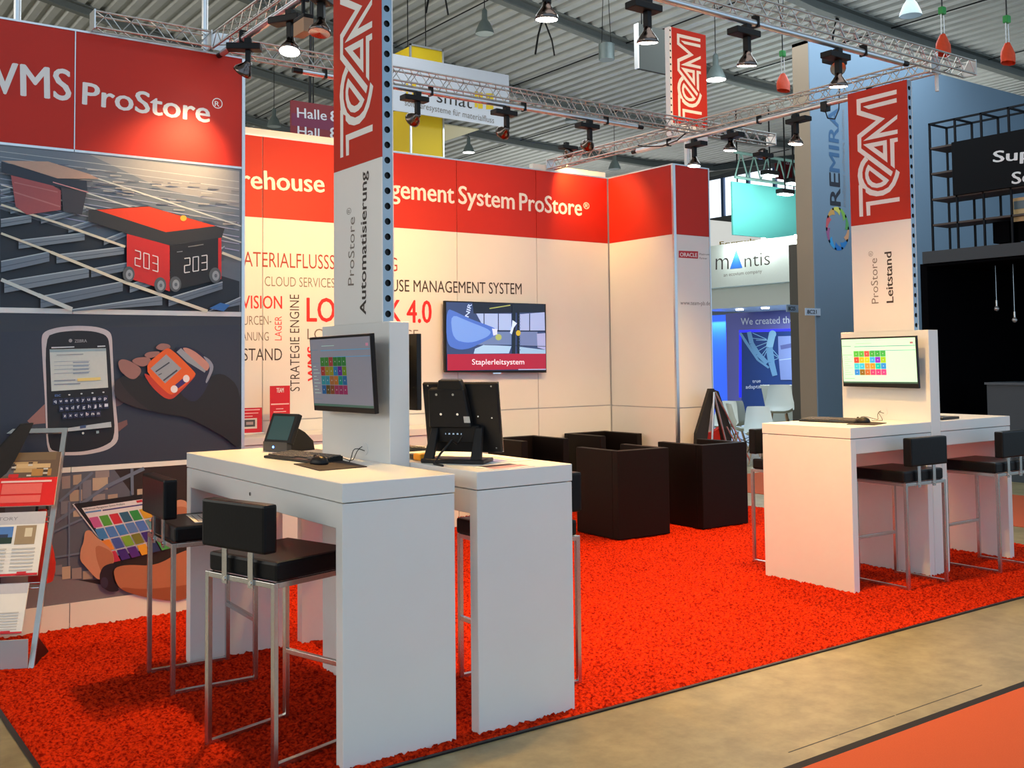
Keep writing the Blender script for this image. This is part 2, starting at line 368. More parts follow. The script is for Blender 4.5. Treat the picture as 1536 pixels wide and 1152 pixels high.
P.p(flat(196, 160, 140), (0, 135), (290, 140), (540, 215), (610, 248), (350, 245)); P.p(flat(44, 52, 66), (0, 140), (350, 245), (530, 260), (535, 320), (300, 290), (0, 205))
P.p(flat(168, 84, 86), (60, 225), (320, 290), (370, 320), (370, 440), (160, 470), (90, 420)); P.p(flat(62, 60, 68), (370, 300), (530, 330), (500, 470), (385, 450)); P.line(flat(220, 150, 150), (320, 268), (540, 332), 6)
P.line(flat(190, 120, 118), (80, 330), (365, 420), 8); P.line(flat(190, 120, 118), (80, 270), (350, 330), 6)
P.p(flat(50, 50, 52), (540, 440), (905, 415), (1385, 555), (1368, 612), (1020, 662), (540, 510)); P.p(flat(236, 66, 26), (590, 440), (915, 420), (1330, 540), (1020, 578))
P.p(flat(206, 40, 36), (778, 588), (1045, 660), (1045, 945), (778, 860)); P.p(flat(34, 32, 34), (1047, 660), (1365, 610), (1365, 868), (1047, 945)); P.p(flat(206, 40, 36), (1345, 615), (1365, 612), (1365, 868), (1345, 872))
for cx, cy in ((790, 838), (985, 905), (1078, 900), (1325, 845)): P.ell(flat(88, 92, 96), cx, cy, 37, 48); P.ell(flat(150, 158, 164), cx+4, cy+3, 22, 31); P.ell(flat(96, 104, 112), cx+4, cy+3, 9, 12)
P.ell(flat(240, 180, 60), 1128, 492, 20, 18)
def seg(P, m, x, y, w_, h, segs, wd, k=0):                 # seven-segment digit
    Q = {'a': ((0, 0), (1, 0)), 'g': ((0, .5), (1, .5)), 'd': ((0, 1), (1, 1)), 'f': ((0, 0), (0, .5)), 'b': ((1, 0), (1, .5)), 'e': ((0, .5), (0, 1)), 'c': ((1, .5), (1, 1))}
    for s_ in segs: (a, b), (c, d) = Q[s_]; P.line(m, (x+a*w_, y+b*h+a*w_*k), (x+c*w_, y+d*h+c*w_*k), wd)
wh = flat(226, 222, 222)
for i, sg in enumerate(('abged', 'abcdef', 'abgcd')):
    seg(P, wh, 828+i*53, 690+i*16, 34, 92, sg, 6, .3); seg(P, wh, 1134+i*52, 742-i*8, 34, 88, sg, 6, -.15)
P.line(flat(150, 150, 150), (1085, 702), (1120, 698), 5); P.line(flat(120, 120, 120), (1155, 670), (1250, 655), 6)
P.done('picture', wl)
# picture 2: handheld scanner and wrist device
P = Pic(T, 50, 480, 5.4857)
sk, skd = flat(150, 108, 104), flat(112, 82, 84)
P.p(flat(46, 54, 72), (-270, 100), (700, 60), (1690, 40), (1690, 1140), (500, 1190), (-270, 1215))
P.p(sk, (-50, 830), (95, 690), (100, 850), (-20, 860)); P.p(skd, (670, 640), (750, 600), (760, 630), (740, 690), (670, 720)); P.p(skd, (690, 850), (770, 820), (775, 860), (700, 920))
fr = flat(196, 188, 194)
P.p(fr, (66, 130), (100, 90), (200, 60), (350, 46), (500, 52), (600, 78), (645, 115), (652, 250), (668, 600), (705, 960), (680, 1020), (600, 1075), (420, 1112), (200, 1115), (110, 1090), (98, 700), (72, 280))
P.p(flat(24, 26, 34), (96, 140), (200, 100), (350, 86), (500, 92), (615, 130), (630, 260), (650, 640), (676, 980), (560, 1050), (400, 1085), (210, 1088), (122, 1060), (112, 700))
P.tx('ZEBRA', (340, 186), (440, 183), (340, 160), flat(150, 150, 156), .02); P.ell(flat(150, 150, 156), 305, 170, 15, 15)
P.p(flat(196, 206, 206), (133, 242), (597, 232), (615, 556), (148, 586)); P.line(flat(150, 176, 186), (135, 255), (597, 245), 22)
for i in range(4): P.line(flat(130, 150, 176), (170, 345+i*32), (465, 335+i*30), 3); P.line(flat(140, 158, 180), (325, 350+i*30), (455, 346+i*29), 10)
P.line(flat(140, 150, 160), (190, 288), (410, 280), 6); P.line(flat(130, 140, 160), (170, 500), (345, 493), 8); P.line(flat(130, 140, 160), (170, 530), (385, 522), 7); P.p(flat(226, 206, 130), (360, 480), (550, 470), (552, 495), (362, 505))
for rw, x0, x1, yy, dy in (('qwertyuiop', 155, 612, 680, -28), ('asdfghjkl', 205, 618, 738, -28), ('zxcvbnm', 232, 552, 798, -24)):
    n = len(rw)
    for i, ch in enumerate(rw):
        xa = x0+(x1-x0)*i/n; y_ = yy+dy*(i/n); wd = (x1-x0)/n
        P.p(flat(38, 46, 78), (xa+3, y_-32), (xa+wd-3, y_-34), (xa+wd-3, y_+14), (xa+3, y_+16)); P.tx(ch, (xa+13, y_), (xa+wd-13, y_-1), (xa+13, y_-26), flat(214, 220, 236), .02)
P.tx('ESC', (172, 630), (220, 628), (172, 612), flat(96, 130, 196), .02)
for x_, y_ in ((290, 615), (390, 606), (480, 600), (570, 594)): P.ell(flat(200, 206, 216), x_, y_, 9, 6)
P.p(flat(176, 190, 200), (155, 905), (632, 836), (636, 880), (160, 928)); P.p(flat(60, 84, 130), (376, 870), (425, 862), (426, 886), (378, 893)); P.ell(flat(190, 200, 206), 402, 930, 10, 10); P.p(flat(150, 170, 180), (510, 912), (532, 909), (533, 930), (511, 933))
P.line(flat(200, 206, 216), (142, 228), (330, 222), 10); P.line(flat(200, 206, 216), (520, 218), (585, 215), 10)
P.zone(160, 490, 6.062)
bk = flat(24, 24, 30)
P.p(flat(44, 34, 40), (60, 470), (300, 440), (420, 640), (420, 780), (180, 710), (60, 640))
P.p(bk, (90, 450), (310, 430), (560, 650), (880, 480), (1040, 410), (1210, 560), (1212, 1100), (1150, 1080), (1060, 1000), (840, 880), (700, 815), (560, 800), (400, 770), (280, 690), (150, 560))
P.p(sk, (92, 320), (130, 292), (200, 310), (300, 370), (305, 420), (250, 480), (190, 470), (110, 400)); P.p(sk, (210, 315), (260, 280), (380, 275), (400, 330), (310, 372)); P.p(sk, (325, 265), (360, 230), (480, 222), (460, 262), (390, 290)); P.p(sk, (436, 185), (480, 150), (560, 160), (575, 195), (500, 218), (445, 205))
P.p(flat(30, 34, 62), (600, 200), (700, 175), (820, 210), (950, 330), (960, 400), (880, 600), (780, 700), (640, 600)); P.p(flat(140, 146, 164), (860, 260), (930, 300), (970, 370), (900, 520), (885, 500), (935, 380), (900, 320))
P.p(flat(196, 140, 128), (665, 195), (720, 190), (800, 230), (915, 330), (925, 370), (890, 415)); P.p(flat(150, 156, 166), (625, 230), (665, 195), (890, 400), (880, 418), (720, 320))
og, ogd = flat(226, 96, 34), flat(190, 58, 40)
P.p(ogd, (310, 395), (390, 540), (500, 640), (560, 662), (610, 645), (800, 450), (780, 440), (540, 560)); P.p(og, (312, 375), (520, 200), (570, 195), (790, 410), (800, 445), (600, 620), (540, 610))
P.p(flat(150, 156, 166), (388, 380), (530, 252), (668, 380), (520, 515)); P.line(flat(60, 66, 80), (435, 410), (560, 325), 12); P.line(flat(60, 66, 80), (505, 490), (630, 395), 14); P.line(flat(90, 96, 110), (460, 440), (490, 425), 10)
P.p(flat(60, 40, 110), (610, 530), (690, 462), (720, 500), (640, 560)); P.ell(flat(236, 226, 230), 712, 472, 30, 34); P.ell(flat(236, 226, 230), 602, 567, 32, 34)
P.done('picture', wl)
# picture 3: tablet in a warehouse aisle
P = Pic(T, 70, 690, 4.8)
P.p(flat(44, 34, 34), (80, 95), (1000, 30), (1320, 10), (1320, 880), (0, 900), (-300, 900), (-300, 120))
P.p(flat(92, 96, 112), (-300, 120), (200, 80), (480, 60), (620, 250), (560, 560), (380, 860), (-300, 880))
P.p(flat(120, 116, 126), (-330, 800), (60, 830), (400, 900), (700, 950), (1000, 1010), (1320, 1040), (1320, 1120), (400, 1150), (0, 1190), (-330, 1215))
bx = [flat(146, 136, 138), flat(168, 150, 136), flat(120, 122, 136), flat(184, 166, 148)]
for i, (x, y_, a, b) in enumerate(((110, 120, 60, 90), (190, 110, 60, 70), (260, 150, 60, 130), (330, 130, 110, 90), (350, 80, 100, 50), (165, 220, 90, 80), (100, 300, 70, 90), (190, 330, 110, 80), (330, 250, 90, 60), (440, 250, 70, 70), (60, 760, 50, 70), (110, 770, 60, 90), (180, 780, 70, 80), (260, 800, 70, 60), (-60, 780, 60, 90), (650, 210, 90, 50))): P.p(bx[i % 4], (x, y_), (x+a, y_-8), (x+a, y_+b-8), (x, y_+b))
st = flat(104, 116, 140)
P.line(st, (90, 300), (330, 90), 18); P.line(st, (60, 450), (440, 180), 22); P.line(st, (430, 190), (700, 60), 26); P.line(st, (612, 60), (615, 250), 22); P.line(st, (240, 160), (240, 330), 10); P.line(st, (160, 300), (160, 760), 12); P.line(st, (60, 700), (300, 660), 14); P.line(st, (40, 520), (260, 420), 14); P.line(st, (330, 500), (330, 760), 10)
P.p(flat(206, 206, 216), (183, 318), (200, 310), (500, 700), (480, 705)); P.p(flat(26, 24, 30), (192, 315), (670, 248), (700, 245), (720, 280), (810, 420), (790, 640), (495, 712)); P.p(flat(222, 220, 228), (250, 345), (690, 280), (790, 470), (776, 628), (490, 692))
P.line(flat(70, 66, 130), (400, 362), (700, 318), 10); P.line(flat(90, 140, 200), (275, 378), (390, 362), 12); P.tx('Warehouse Management System ProStore', (268, 362), (560, 320), (265, 348), flat(60, 60, 80), .01); P.p(flat(200, 50, 60), (640, 292), (682, 284), (690, 300), (648, 308))
tiles = ['c45c98 54a040 c83040 306080 309048 d0a030', '4080c0 5080c8 4080c8 5880c0 5078c8 60909c', 'e08838 4058a8 78a838 787830 402880 e06028', 'c03050 402880 502888 e0a030 283868 48a058']
for r_ in range(4):
    for c_ in range(6):
        h = tiles[r_].split()[c_]; m_ = flat(int(h[:2], 16), int(h[2:4], 16), int(h[4:], 16))
        o_ = lambda a, b: (298+a*72+b*42, 413-a*12+b*(83-a*1.5))
        P.p(m_, o_(c_+.03, r_+.03), o_(c_+.9, r_+.03), o_(c_+.9, r_+.92), o_(c_+.03, r_+.92))
s1, s2, s3 = flat(198, 142, 116), flat(176, 112, 84), flat(150, 84, 58)
P.p(s1, (270, 510), (310, 500), (350, 550), (400, 590), (470, 650), (485, 740), (400, 850), (360, 860), (280, 770), (235, 720), (240, 640), (262, 590)); P.p(s2, (345, 600), (470, 655), (480, 740), (400, 840), (350, 700))
P.p(s2, (470, 780), (560, 750), (780, 760), (970, 650), (1320, 560), (1320, 900), (980, 1000), (900, 1015), (700, 985), (560, 945), (500, 900)); P.p(s3, (520, 910), (700, 930), (1000, 900), (1320, 820), (1320, 900), (980, 1000), (900, 1015), (700, 985), (560, 945))
P.p(flat(30, 26, 40), (372, 830), (400, 760), (480, 735), (510, 760), (460, 800), (480, 880), (525, 940), (450, 948), (390, 910)); P.ell(flat(50, 46, 70), 410, 880, 28, 40)
P.p(s1, (720, 440), (760, 408), (860, 380), (900, 300), (960, 280), (1010, 300), (1010, 420), (900, 430), (800, 440)); P.p(s2, (890, 350), (950, 330), (1010, 340), (1010, 420), (905, 415))
P.done('picture', wl)
# poles holding the left wall
for i, (px, top) in enumerate(((26, 20), (307, 60))):
    b = onY(px, top, YL+.03); q = MB(); q.tube((b.x, YL+.03, ZT+.012), (b.x, YL+.03, 6.5), .022, 12)
    tag(q.build('ceiling_pole', alu), ('grey metal pole rising from the left end of the picture wall top' if i == 0 else 'grey metal pole rising beside the truss corner above the picture wall'), 'pole', 'poles above the picture wall')

# ---- back wall, plane Y=9
YB = 9.0; cols = [2.64, 3.669, 4.70, 5.775, 6.806, 7.835]
q = MB(); q.box((2.0, YB+.012, 0), (7.90, YB+.06, ZT-.01)); wb = tag(q.build('wall_back', mat('wall core', (.6, .6, .6, 1), .7)), kind='structure')
for i in range(len(cols)-1):
    xa, xb = (cols[i] if i else 2.0)+.004, cols[i+1]-.004
    for z0, z1, m_ in ((0, 1.070, panelw), (1.082, 2.926, panelw), (2.929, ZT, red)): q = MB(); q.box((xa, YB, z0), (xb, YB+.012, z1)); q.build('panel', m_, wb)
q = MB(); q.box((2.0, YB-.004, ZT), (7.85, YB+.05, ZT+.014)); q.build('top_rail', alu, wb)
for xa, xb in ((2.7, 4.6), (6.78, 7.83)): q = MB(); q.box((xa, YB+.02, ZT+.016), (xb, YB+.08, ZT+.075)); q.build('cable_duct', white, wb)
T = lambda x, y: onY(x, y, YB)
q = Letters()
text(q, 'Warehouse', T(362, 282), T(486.5, 288.5), T(362, 252), cream, .02, vis=(2, 9)); text(q, 'Management', T(586, 296), T(681, 305), T(586, 266), cream, .02, vis=(4, 10)); text(q, 'System', T(688, 305), T(771.5, 314), T(688, 277), cream, .02); text(q, 'ProStore', T(779.5, 315), T(872.5, 323.5), T(779.5, 288), cream, .02); text(q, '®', T(875, 313), T(884, 314), T(875, 303), cream, .005)
text(q, 'MATERIALFLUSSSTEUERUNG', T(350, 399), T(596, 407), T(350, 375), brtext, -.004)
text(q, 'CLOUD SERVICES', T(397, 429), T(502, 431.5), T(397, 413.5), greyw, -.006)
text(q, 'WAREHOUSE MANAGEMENT SYSTEM', T(587, 437), T(782.5, 441.5), T(587, 418), dtext, .004, vis=(6, 27))
text(q, 'DIVISION', T(363, 462.5), T(423, 463), T(363, 442), rtext, .01, vis=(2, 8))
text(q, 'RESSOURCEN-', T(365, 487.5), T(407, 487), T(365, 473), greyw, -.006, vis=(5, 11)); text(q, 'PLANUNG', T(362.5, 511), T(403, 511), T(362.5, 497), greyw, -.006, vis=(2, 7))
text(q, 'LEITSTAND', T(364.5, 541), T(423, 540.5), T(364.5, 521.5), dtext, -.004, vis=(4, 9))
text(q, 'LAGER', T(422.5, 510.5), T(422.5, 474.5), T(411.5, 510.5), rtext, -.004); text(q, 'STRATEGIE ENGINE', T(449.5, 586.5), T(448.5, 442), T(434.5, 586.5), dtext, -.004)
text(q, 'LOGISTIK 4.0', T(460.5, 482), T(647, 484), T(460.5, 444.5), rtext, .02)
text(q, 'LOGISTIK SERVICE', T(461, 509), T(627.5, 509.5), T(461, 492), greyw, -.006)
text(q, 'WMS', T(476, 571), T(475, 520), T(461, 571), rtext, .02)
q.build('lettering', None, wb)
# ---- right wall, plane X=7.85, and its end face
XR = 7.85; YE = 7.95
q = MB(); q.box((XR+.012, YE+.012, 0), (8.40, YB, ZT-.01)); wr = tag(q.build('wall_right', mat('wall core', (.6, .6, .6, 1), .7)), kind='structure')
for z0, z1, m_ in ((0, 1.068, panelw), (1.078, 2.926, panelw), (2.929, ZT, red)):
    q = MB(); q.box((XR, YE+.02, z0), (XR+.012, YB-.006, z1)); q.build('panel', m_, wr)
    q = MB(); q.box((XR+.035, YE, z0), (8.385, YE+.012, z1)); q.build('panel', m_, wr)
q = MB(); q.box((XR-.004, YE-.006, 0), (XR+.033, YE+.02, ZT)); q.build('corner_post', alu, wr); q = MB(); q.box((8.387, YE-.004, 0), (8.405, YE+.02, ZT)); q.build('corner_post', alu, wr)
q = MB(); q.box((XR-.004, YE-.004, ZT), (8.405, YB, ZT+.014)); q.build('top_rail', alu, wr)
T = lambda x, y: onY(x, y, YE)
q = Letters(); q.use(flat(190, 30, 40)).poly([T(1018, 376)+Vector((0, -.001, 0)), T(1047, 377)+Vector((0, -.001, 0)), T(1047, 388)+Vector((0, -.001, 0)), T(1018, 386.5)+Vector((0, -.001, 0))])
text(q, 'ORACLE', T(1020, 384.5), T(1045.5, 385.5), T(1020, 378.5), cream, .02, off=.002); text(q, 'Platinum', T(1049, 382.5), T(1064, 383), T(1049, 379.5), greyw, 0); text(q, 'Partner', T(1049, 388.5), T(1061, 389), T(1049, 385.5), greyw, 0)
text(q, 'www.team-pb.de', T(1020.5, 457), T(1065, 458), T(1020.5, 450.5), greyw, .0); q.build('lettering', None, wr)

# ================================================================== DESKS AND COLUMNS
def bxp(name, a, b, par, m=white, bev=.0025): q = MB(); q.box(a, b); return q.build(name, m, par, bevel=bev)
def desk(name, x0, x1, y0, y1, label, long_axis, lock=None, zt=1.12):
    t = thing(name, label, 'desk', ((x0+x1)/2, (y0+y1)/2, 0), 0, 'white high desks'); w_ = .062
    bxp('worktop', (x0, y0, 1.042), (x1, y1, zt), t)
    if long_axis == 'Y':
        for a in (y0, y1-w_): bxp('end_panel', (x0+.0015, a+.0015*(a == y0), 0), (x1-.0015, a+w_-.0015*(a != y0), 1.038), t)
        bxp('apron', (x0+.004, y0+w_, .935), (x0+.03, y1-w_, 1.038), t); bxp('apron', (x1-.03, y0+w_, .935), (x1-.004, y1-w_, 1.038), t); bxp('drawer_floor', (x0+.03, y0+w_, .935), (x1-.03, y1-w_, .95), t)
    else:
        for a in (x0, x1-w_): bxp('end_panel', (a+.0015*(a == x0), y0+.0015, 0), (a+w_-.0015*(a != x0), y1-.0015, 1.038), t)
        bxp('apron', (x0+w_, y0+.004, .935), (x1-w_, y0+.03, 1.038), t); bxp('apron', (x0+w_, y1-.03, .935), (x1-w_, y1-.004, 1.038), t); bxp('drawer_floor', (x0+w_, y0+.03, .935), (x1-w_, y1-.03, .95), t)
    if lock: q = MB(); q.tube(lock, Vector(lock)+Vector((-.004, 0, 0)), .009, 12); q.use; q.build('lock', steel, t)
    return t
desk('high_desk', 1.862, 2.39, 3.755, 5.625, 'long white high desk nearest the picture wall with tablet terminal, keyboard and a small lock', 'Y', (1.866, 4.72, .985))
desk('high_desk', 2.502, 3.03, 3.755, 5.625, 'long white high desk carrying the black monitor seen from behind', 'Y')
desk('high_desk', 5.98, 6.927, 4.41, 5.18, 'white high desk of the right-hand island with keyboard, nearest half', 'X', None, 1.117)
desk('high_desk', 7.053, 8.01, 4.41, 5.18, 'white high desk of the right-hand island beyond the screen panel, far half', 'X', None, 1.117)
def holes_plate(q, x, y, z0, z1, hw, vert='X'):
    """upright face seen from the front (normal -Y): plate with round punched holes"""
    z = z0; p_ = .0745; ca = math.atan2(p_/2, hw); A_ = []
    for c1, c2 in ((ca, PI-ca), (PI-ca, PI+ca), (PI+ca, 2*PI-ca), (2*PI-ca, 2*PI+ca)): A_ += [c1+(c2-c1)*k/4 for k in range(4)]
    n = len(A_)
    while z+p_ <= z1+.001:
        c = Vector((x, y, z+p_/2)); sq = []; ci = []
        for i in range(n):
            t = A_[i]; dx, dz = math.cos(t), math.sin(t); k = 1/max(abs(dx)/hw, abs(dz)/(p_/2)); ci.append(c+Vector((dx*.0165, 0, dz*.0165)))
            sq.append(c+Vector((dx*k, 0, dz*k)))
        q.add(sq+ci, [(i, (i+1) % n, n+(i+1) % n, n+i) for i in range(n)])
        z += p_
    return z
LG = {  # lettering of the column logo, traced on the real panel plane (px of a 10.018x crop with origin 1265,220)
 'stroke': [(803,-857),(803,-790),(263,-652),(263,-540),(628,-422),(272,-134),(272,28),(745,375),(738,402),(718,447),(218,72),(212,-172),(492,-392),(205,-477),(200,-707)],
 'ring': [(325,150),(265,235),(228,340),(218,440),(240,578),(250,610),(335,640),(340,690),(400,730),(500,748),(600,735),(700,680),(780,580),(830,460),(850,385),(795,342),(775,430),(735,530),(680,610),(600,655),(520,672),(430,650),(365,610),(320,545),(292,470),(288,390),(305,310),(335,250),(378,200)],
 'bar': [(232,582),(290,582),(300,1050),(245,1055)], 'angle': [(343,835),(848,757),(848,822),(405,888),(408,1035),(355,1040)],
 'd': [(375,270),(692,505),(640,570),(580,605),(510,622),(430,610),(370,560),(335,480),(330,400),(345,330),(375,270),(398,358),(382,390),(380,430),(400,490),(440,535),(500,557),(560,545),(603,518),(398,358)],
 'a': [(300,-30),(655,-100),(665,240),(300,-30),(458,6),(600,105),(598,-22),(458,6)],
 'e': [(703,-115),(818,-137),(822,-77),(768,-64),(775,330),(715,283)], 'm': [(300,-82),(815,-480),(812,-417),(545,-202),(818,-257),(818,-194)], 'i': [(298,-600),(803,-730),(805,-664),(385,-562)]}
LOGO = []
for k, pts in LG.items():
    out = []
    for (x, y) in pts: p_ = onX(1265+x/10.018, 220+y/10.018, 6.929); out.append(((5.05-p_.y)/.525, p_.z-2.625))
    LOGO.append(out)
def team_column(t, A, Uv, Nv, zb, zt, border, wd, logo=True, z0=None):
    """A: left foot of the panel as seen, Uv: unit vector to the right, Nv: outward normal"""
    A = Vector(A); Uv = Vector(Uv); Nv = Vector(Nv)
    q = MB(); q.prism([A+Vector((0, 0, zb-A.z)), A+Uv*wd+Vector((0, 0, zb-A.z)), A+Uv*wd+Vector((0, 0, border-.0015-A.z)), A+Vector((0, 0, border-.0015-A.z))], -Nv*.006); q.build('white_panel', panelw, t)
    q = MB(); q.prism([A+Vector((0, 0, border-A.z)), A+Uv*wd+Vector((0, 0, border-A.z)), A+Uv*wd+Vector((0, 0, zt-A.z)), A+Vector((0, 0, zt-A.z))], -Nv*.006); q.build('red_panel', redcol, t)
    if logo:
        q = MB(); q.use(cream)
        for i, pts in enumerate(LOGO): q.poly([A+Uv*(a*wd)+Vector((0, 0, border+b-A.z))+Nv*(.0006+.00004*i) for a, b in pts])
        q.build('logo', cream, t)
def spine(name, x0, x1, y0, y1, label, colw, cy0, cy1, border, zt, word, side_txt):
    t = thing(name, label, 'display column', ((x0+x1)/2, (y0+y1)/2, 0), 0, 'screen panels with logo columns')
    bxp('screen_panel', (x0, y0, 0), (x1, y1, 1.79), t)
    zb = 1.79; A = Vector((x0, cy1, zb)); wd = cy1-cy0
    team_column(t, A, (0, -1, 0), (-1, 0, 0), zb, zt, border, wd)
    q = MB(); q.box((x0+colw-.006, cy0, zb), (x0+colw, cy1, zt)); q.build('rear_panel', panelw, t)
    for yy, nm in ((cy0, -1), (cy1, 1)):
        q = MB(); hw = (colw-.013)/2; top = holes_plate(q, x0+colw/2, yy+.0005*(-nm), zb+.001, zt, hw)
        q.box((x0+.0065, min(yy, yy-nm*.012)+0, top), (x0+colw-.0065, max(yy, yy-nm*.012), zt)) if top < zt-.005 else None
        u_ = q.build('upright', bluegrey, t)
        q = MB(); q.box((x0+.008, min(yy-nm*.012, yy-nm*.03), zb), (x0+colw-.008, max(yy-nm*.012, yy-nm*.03), zt)); q.build('upright_core', black, u_)
    q = Letters()
    for s_, m_, bd, a, b, c in side_txt: text(q, s_, onX(*a, x0), onX(*b, x0), onX(*c, x0), m_, bd)
    q.build('lettering', None, t)
    return t
spine('logo_column', 2.392, 2.500, 4.325, 5.055, 'near logo column standing on a white screen panel between the two front desks', .066, 4.395, 4.912, 2.588, 3.685, '', [
    ('ProStore', greyw, -.003, (531, 428), (532.5, 325), (521.5, 428)), ('®', greyw, -.006, (527, 321), (527, 311), (520, 321)), ('Automatisierung', dtext, .02, (549, 471.5), (550.5, 257), (539.5, 471.5))])
spine('logo_column', 6.929, 7.050, 4.410, 5.175, 'far logo column standing on the white screen panel of the right-hand island', .063, 4.526, 5.051, 2.626, 3.677, '', [
    ('ProStore', greyw, -.003, (1318, 455), (1315.5, 387), (1307, 455)), ('®', greyw, -.006, (1310, 384), (1309, 376), (1303, 384)), ('Leitstand', dtext, .02, (1340.3, 453.5), (1337, 377.5), (1329.3, 453.5))])
# third column, high above the end of the right wall
t = thing('logo_column', 'red logo column on a white post above the far corner of the stand wall', 'display column', (8.17, 8.0, ZT+.014), 0, 'screen panels with logo columns')
team_column(t, Vector((7.90, 7.98, 4.0)), (1, 0, 0), (0, -1, 0), 4.0, 5.19, 4.14, .53)
q = MB(); q.box((7.90, 7.992, 4.0), (8.43, 8.04, 5.19)); q.build('box_frame', panelw, t)
q = MB(); c0 = Vector((7.885, 8.01, 0)); z = 4.03
q.box((7.868, 7.98, 4.0), (7.90, 8.05, 5.19)); q.build('upright', cream, t)
q = MB()
while z < 5.17: q.tube((7.880, 7.9795, z), (7.880, 7.981, z), .011, 10); z += .0745
tag(q.build('upright_hole', black, t), kind='stuff')
q = MB(); q.box((8.11, 7.99, ZT+.014), (8.15, 8.03, 4.0)); q.build('post', white, t); q = MB(); q.box((8.21, 7.99, ZT+.014), (8.24, 8.03, 4.0)); q.build('post', white, t)

# ================================================================== SCREENS
pal = ['50b040 58b040 e05048 40a040 38a040 40a848', 'e04838 d0b020 c8c020 38a0e0 8030c0 90c020', '40c0d0 40b8d8 e08840 f09030 10b8a8 3088d0', '3080d0 806020 b06030 d04070 c83878 d04080']
def ui_screen(q, O, U, V, N, bright, back, e):
    """web dashboard: O top-left, U to the right, V down; dims full"""
    def rc(x0, y0, x1, y1, m_, k): q.use(m_); q.poly([O+U*x0+V*y0+N*k, O+U*x1+V*y0+N*k, O+U*x1+V*y1+N*k, O+U*x0+V*y1+N*k])
    rc(0, 0, 1, 1, back, .0002)
    G_ = lambda r, g, b: glow(r, g, b, e)
    rc(.005, .155, .13, .165, G_(90, 110, 130), .0005); rc(.18, .165, .995, .178, G_(80, 130, 160), .0005); rc(.40, .265, .995, .275, G_(80, 130, 170), .0005); rc(.005, .355, .14, .362, G_(90, 110, 130), .0005); rc(.02, .89, .16, .897, G_(90, 110, 130), .0005)
    rc(.2, .1, .42, .108, G_(150, 180, 170), .0005); rc(.93, .09, .97, .13, G_(170, 110, 130), .0005)
    for i in range(9): rc(.03, .40+i*.05, .03+.05+.03*((i*7) % 3), .408+i*.05, G_(150, 180, 170), .0005)
    for r_ in range(4):
        for c_ in range(6):
            h = pal[r_].split()[c_]; m_ = G_(int(h[:2], 16)*bright, int(h[2:4], 16)*bright, int(h[4:], 16)*bright)
            x0 = .165+c_*.0735; y0 = .272+r_*.138; rc(x0, y0, x0+.070, y0+.131, m_, .0005); rc(x0+.030, y0+.058, x0+.040, y0+.074, G_(90+110*bright, 96+104*bright, 90+110*bright), .0008)
    rc(0, .965, 1, 1, G_(60, 90, 80), .0005)
def monitor(name, label, TL, TR, BR, BL, plate_x, bright, back, e):
    c = (TL+TR+BR+BL)/4; t = thing(name, label, 'monitor', (c.x, c.y, min(BL.z, BR.z))); U = TR-TL; V = BL-TL; N = U.cross(V).normalized()
    if N.dot(EYE-c) < 0: N = -N
    q = MB(); q.prism([TL, TR, BR, BL], -N*.022); q.build('bezel', black, t, bevel=.002)
    O = TL+U*.012+V*.03+N*.0006; q = MB(); ui_screen(q, O, U*.976, V*.90, N, bright, back, e); q.build('screen', None, t)
    m0 = c-N*.022; q = MB(); q.box((min(m0.x, plate_x), c.y-.06, c.z-.06), (plate_x-.001, c.y+.06, c.z+.06)); q.build('wall_bracket', blackm, t)
    q = MB(); q.prism([c+U*a+V*b-N*.022 for a, b in ((-.28, -.25), (.28, -.25), (.28, .3), (-.28, .3))], -N*.018); q.build('rear_housing', black, t)
monitor('monitor', 'black-framed monitor with dim coloured app tiles on the near screen panel', *[onX(464, 506.6, 2.255), onX(555.6, 500.2, 2.255), onX(562.6, 621.4, 2.305), onX(471.3, 615.5, 2.305)], 2.392, .55, glow(112, 112, 122, .55), .5)
monitor('monitor', 'black-framed monitor with bright green-tinted app tiles on the far screen panel', *[onX(1260.8, 507.3, 6.80), onX(1373.9, 503.6, 6.80), onX(1378.3, 582.8, 6.83), onX(1265, 579.5, 6.83)], 6.929, .95, glow(176, 226, 196, .72), .75)
t = thing('monitor', 'black monitor seen edge-on behind the near screen panel', 'monitor', (2.59, 4.7, 1.36))
part('bezel', (2.585, 4.40, 1.36), (2.612, 5.0, 1.735), black, t, .003); part('rear_housing', (2.555, 4.50, 1.42), (2.585, 4.9, 1.68), black, t); part('wall_bracket', (2.5015, 4.62, 1.48), (2.555, 4.76, 1.62), blackm, t)
# television on the back wall
t = thing('television', 'wall-mounted television showing a blue warehouse scene and a red caption', 'television', (6.22, 8.93, 1.465))
TT = lambda x, y: onY(x, y, 8.915)
TL, TR, BR, BL = TT(667, 451), TT(819, 456), TT(820, 559), TT(668, 558.5)
q = MB(); q.prism([TL, TR, BR, BL], (0, .035, 0)); q.build('bezel', black, t, bevel=.003)
q = MB(); q.box((5.9, 8.951, 1.65), (6.5, 8.999, 2.0)); q.build('wall_bracket', blackm, t)
P = Pic(TT, 640, 400, 5.12)
gb = lambda r, g, b: glow(r, g, b, .62)
P.p(gb(46, 64, 110), (150, 272), (905, 290), (912, 795), (155, 798)); P.p(gb(18, 24, 40), (350, 274), (905, 290), (908, 350), (360, 360)); P.p(gb(150, 176, 226), (380, 360), (650, 362), (650, 490), (550, 490), (440, 470)); P.p(gb(150, 170, 220), (715, 365), (905, 350), (908, 490), (715, 490))
for x_ in (440, 550, 790): P.line(gb(30, 44, 80), (x_, 360), (x_, 490), 7)
